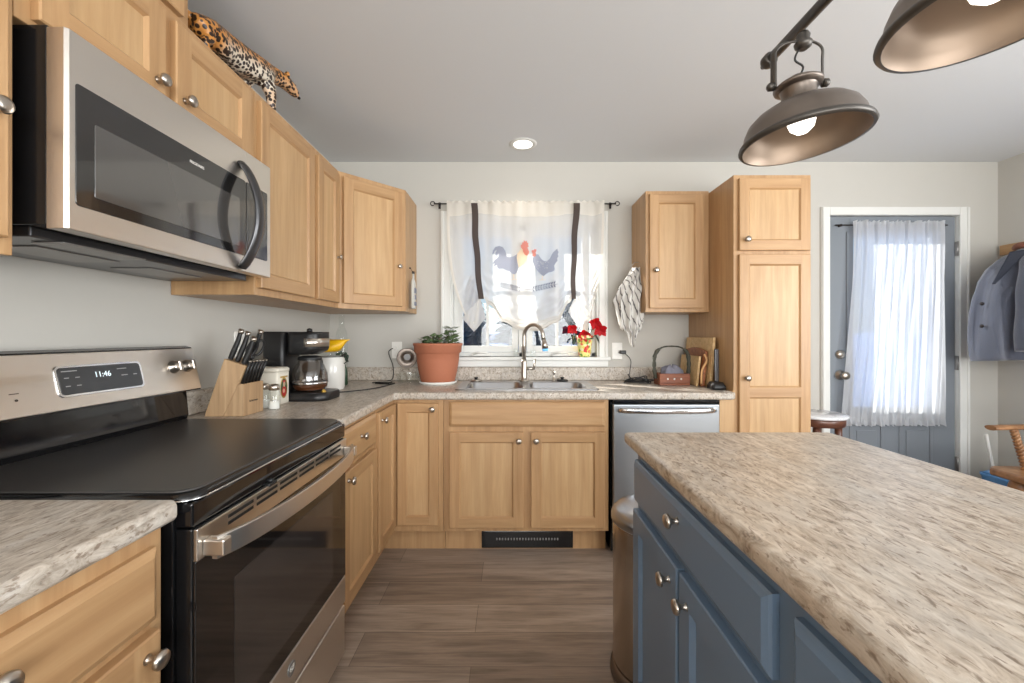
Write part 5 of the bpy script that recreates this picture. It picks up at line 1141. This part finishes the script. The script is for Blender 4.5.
# peg rail and coat
t = thing('coat_rail', 'wooden peg rail on the wall right of the door', 'coat rack', (XR, 2.3, 1.8))
b = NB(); box(b, (XR-.022, 1.5, 1.775), (XR-.0005, 2.905, 1.845), .004); obj('board', b, 'maple_h', t)
for y in (2.60, 2.25, 1.9):
    b = NB(); tube(b, [(XR-.022, y, 1.81), (XR-.08, y, 1.82), (XR-.095, y, 1.835)], [.010, .008, .011], 10); obj('peg', b, 'maple_v', t)
t = thing('coat', 'dark blue-grey wool coat hanging on the peg rail', 'coat', (3.2, 2.6, 1.03))
prof = [(1.775, 3.24, 3.34, .04), (1.765, 3.18, 3.36, .07), (1.72, 3.10, 3.38, .11), (1.66, 3.04, 3.39, .14), (1.58, 3.00, 3.395, .16), (1.48, 2.975, 3.395, .17), (1.38, 2.965, 3.395, .175), (1.25, 2.96, 3.395, .18), (1.12, 2.965, 3.395, .185), (1.045, 2.98, 3.395, .185)]
rings = []
for k in range(len(prof)-1):
    for s in range(4):
        f = s/4; z_, xa_, xb_, ry = [prof[k][q2]*(1-f)+prof[k+1][q2]*f for q2 in range(4)]; cx_, rx = (xa_+xb_)/2, (xb_-xa_)/2
        ring = []
        for a in [2*PI*q2/64 for q2 in range(64)]:
            w_ = 1+.05*math.sin(6*a+z_*4)*(min(1, (1.78-z_)*3))+.03*math.sin(11*a-z_*6)
            ca, sa = math.cos(a), math.sin(a); sq = lambda v: math.copysign(abs(v)**.75, v)
            ring.append((min(XR-.024, cx_+rx*sq(ca)*w_), 2.60+ry*sq(sa)*w_, z_+.012*math.sin(a*2)))
        rings.append(ring)
b = NB(); loft(b, rings); body = obj('coat_body', b, 'coat_wool', t)
def arm(P, Rr): 
    b = NB(); sp = spline(P, 6); n = len(sp); R_ = [Rr[0]+(Rr[1]-Rr[0])*k/(n-1)+.0025*math.sin(k*.7) for k in range(n)]; tube(b, sp, R_, 20, flat=(1, .8)); return b
obj('sleeve', arm([(3.14, 2.50, 1.70), (3.06, 2.44, 1.62), (3.00, 2.40, 1.47), (2.985, 2.39, 1.30), (2.975, 2.38, 1.13)], (.06, .072)), 'coat_wool', t)
obj('sleeve', arm([(3.26, 2.78, 1.66), (3.22, 2.80, 1.56), (3.20, 2.81, 1.4), (3.20, 2.81, 1.15)], (.05, .055)), 'coat_wool', t)
b = NB(); sheet(b, 6, 16, lambda u, v: Vector((3.10-.115*v-.02*u, 2.50+.08*v+.07*u*(1-v)*1.2, 1.735-.20*v)) + Vector((-.02, -.02, 0)), thick=.006); obj('lapel', b, 'coat_wool', t)
b = NB(); tube(b, spline([(3.22, 2.52, 1.768), (3.17, 2.55, 1.776), (3.16, 2.60, 1.780), (3.20, 2.65, 1.776)], 6), .018, 10); obj('collar', b, 'leather_brown', t)
for z_ in (1.42, 1.28):
    b = NB(); lathe(b, [(.011, 0), (.011, .004), (0, .005)], (2.953, 2.62, z_), (-1, -.2, 0), 12); obj('button', b, 'iron', t)
# captain's chair with twisted spindle
t = thing('armchair', 'wooden armchair with rope-twist arm post near the coat', 'chair', (2.75, 2.1, 0))
def twist(b, p0, p1, r, turns=6):
    p0, p1 = Vector(p0), Vector(p1); d = p1-p0; u = d.orthogonal().normalized(); w = d.normalized().cross(u)
    tube(b, [p0+d*k/40 for k in range(41)], r*.62, 10)
    for ph in (0, PI):
        tube(b, [p0+d*k/90+(u*math.cos(ph+turns*2*PI*k/90)+w*math.sin(ph+turns*2*PI*k/90))*r*.55 for k in range(91)], r*.5, 8)
SXc0 = 2.535; arms = [(2.20, 0), (1.72, 1)]
b = NB(); prism(b, [(2.52, 2.26, .475), (2.57, 2.30, .475), (3.02, 2.28, .475), (3.04, 1.70, .475), (2.57, 1.66, .475), (2.50, 1.98, .475)], (0, 0, .038), .012, seg=3); obj('seat', b, 'chair_wood', t)
for y_, k in ((2.22, 0), (1.72, 1)):
    b = NB(); tube(b, spline([(2.478, y_, .735), (2.60, y_, .738), (2.85, y_+(.0 if k else 0), .742), (3.04, y_, .76)], 6), .022, 12, flat=(1.3, .6)); obj('armrest', b, 'chair_wood', t)
    b = NB(); twist(b, (2.60, y_, .725), (2.665, y_, .514), .017); lathe(b, [(.018, 0), (.022, .008), (.014, .016)], (2.664, y_, .513)); obj('arm_post', b, 'chair_wood', t)
    for x_, s in ((2.60, -1), (2.98, 1)):
        yy = y_ + (-.02 if k == 0 else .02)
        b = NB(); lathe(b, [(.014, .001), (.018, .05), (.013, .12), (.016, .25), (.020, .34), (.014, .37), (.030, .40), (.038, .43), (.030, .455), (.020, .474)], (x_, yy, 0), seg=18); obj('leg', b, 'chair_wood', t)
b = NB(); tube(b, spline([(3.04, 2.22, .76), (3.10, 2.15, .78), (3.13, 1.97, .79), (3.10, 1.79, .78), (3.04, 1.72, .76)], 6), .022, 12, flat=(1, 1)); obj('back_rail', b, 'chair_wood', t)
for y_ in (1.80, 1.91, 2.03, 2.14):
    b = NB(); twist(b, (3.01, y_, .512), (3.10+.02*(1-abs(y_-1.97)*4), y_, .775), .012); obj('spindle', b, 'chair_wood', t)
t.location.x += .045; t.location.y -= .02
t = thing('storage_bin', 'blue plastic bin on the floor behind the wooden armchair', 'bin', (3.18, 2.55, 0))
b = NB(); loft(b, [rrect(3.0, 3.36, 2.45, 2.66, .04, .001), rrect(2.985, 3.385, 2.43, 2.675, .04, .33), rrect(2.98, 3.39, 2.42, 2.68, .04, .34), rrect(2.98, 3.39, 2.42, 2.68, .04, .352)]); obj('tub', b, 'blue_bin', t)
b = NB(); loft(b, [rrect(2.985, 3.385, 2.425, 2.675, .04, .3525), rrect(3.0, 3.37, 2.44, 2.66, .04, .365)]); obj('lid', b, 'blue_bin', t)
t = thing('floor_sweeper', 'white stick sweeper handle standing in the corner by the door', 'sweeper', (3.25, 2.84, 0))
b = NB(); a1 = W(986, 434, 2.84); tube(b, spline([(3.262, 2.80, .05), (3.255, 2.82, .3), a1], 6), .010, 10); obj('pole', b, 'white_plastic', t)
b = NB(); p = W(989, 473, 2.82); box(b, (p.x-.028, 2.775, p.z-.08), (p.x+.028, 2.83, p.z+.012), .012); obj('grip', b, 'white_plastic', t)
b = NB(); box(b, (3.18, 2.76, .001), (3.33, 2.84, .05), .012); obj('head', b, 'white_plastic', t)
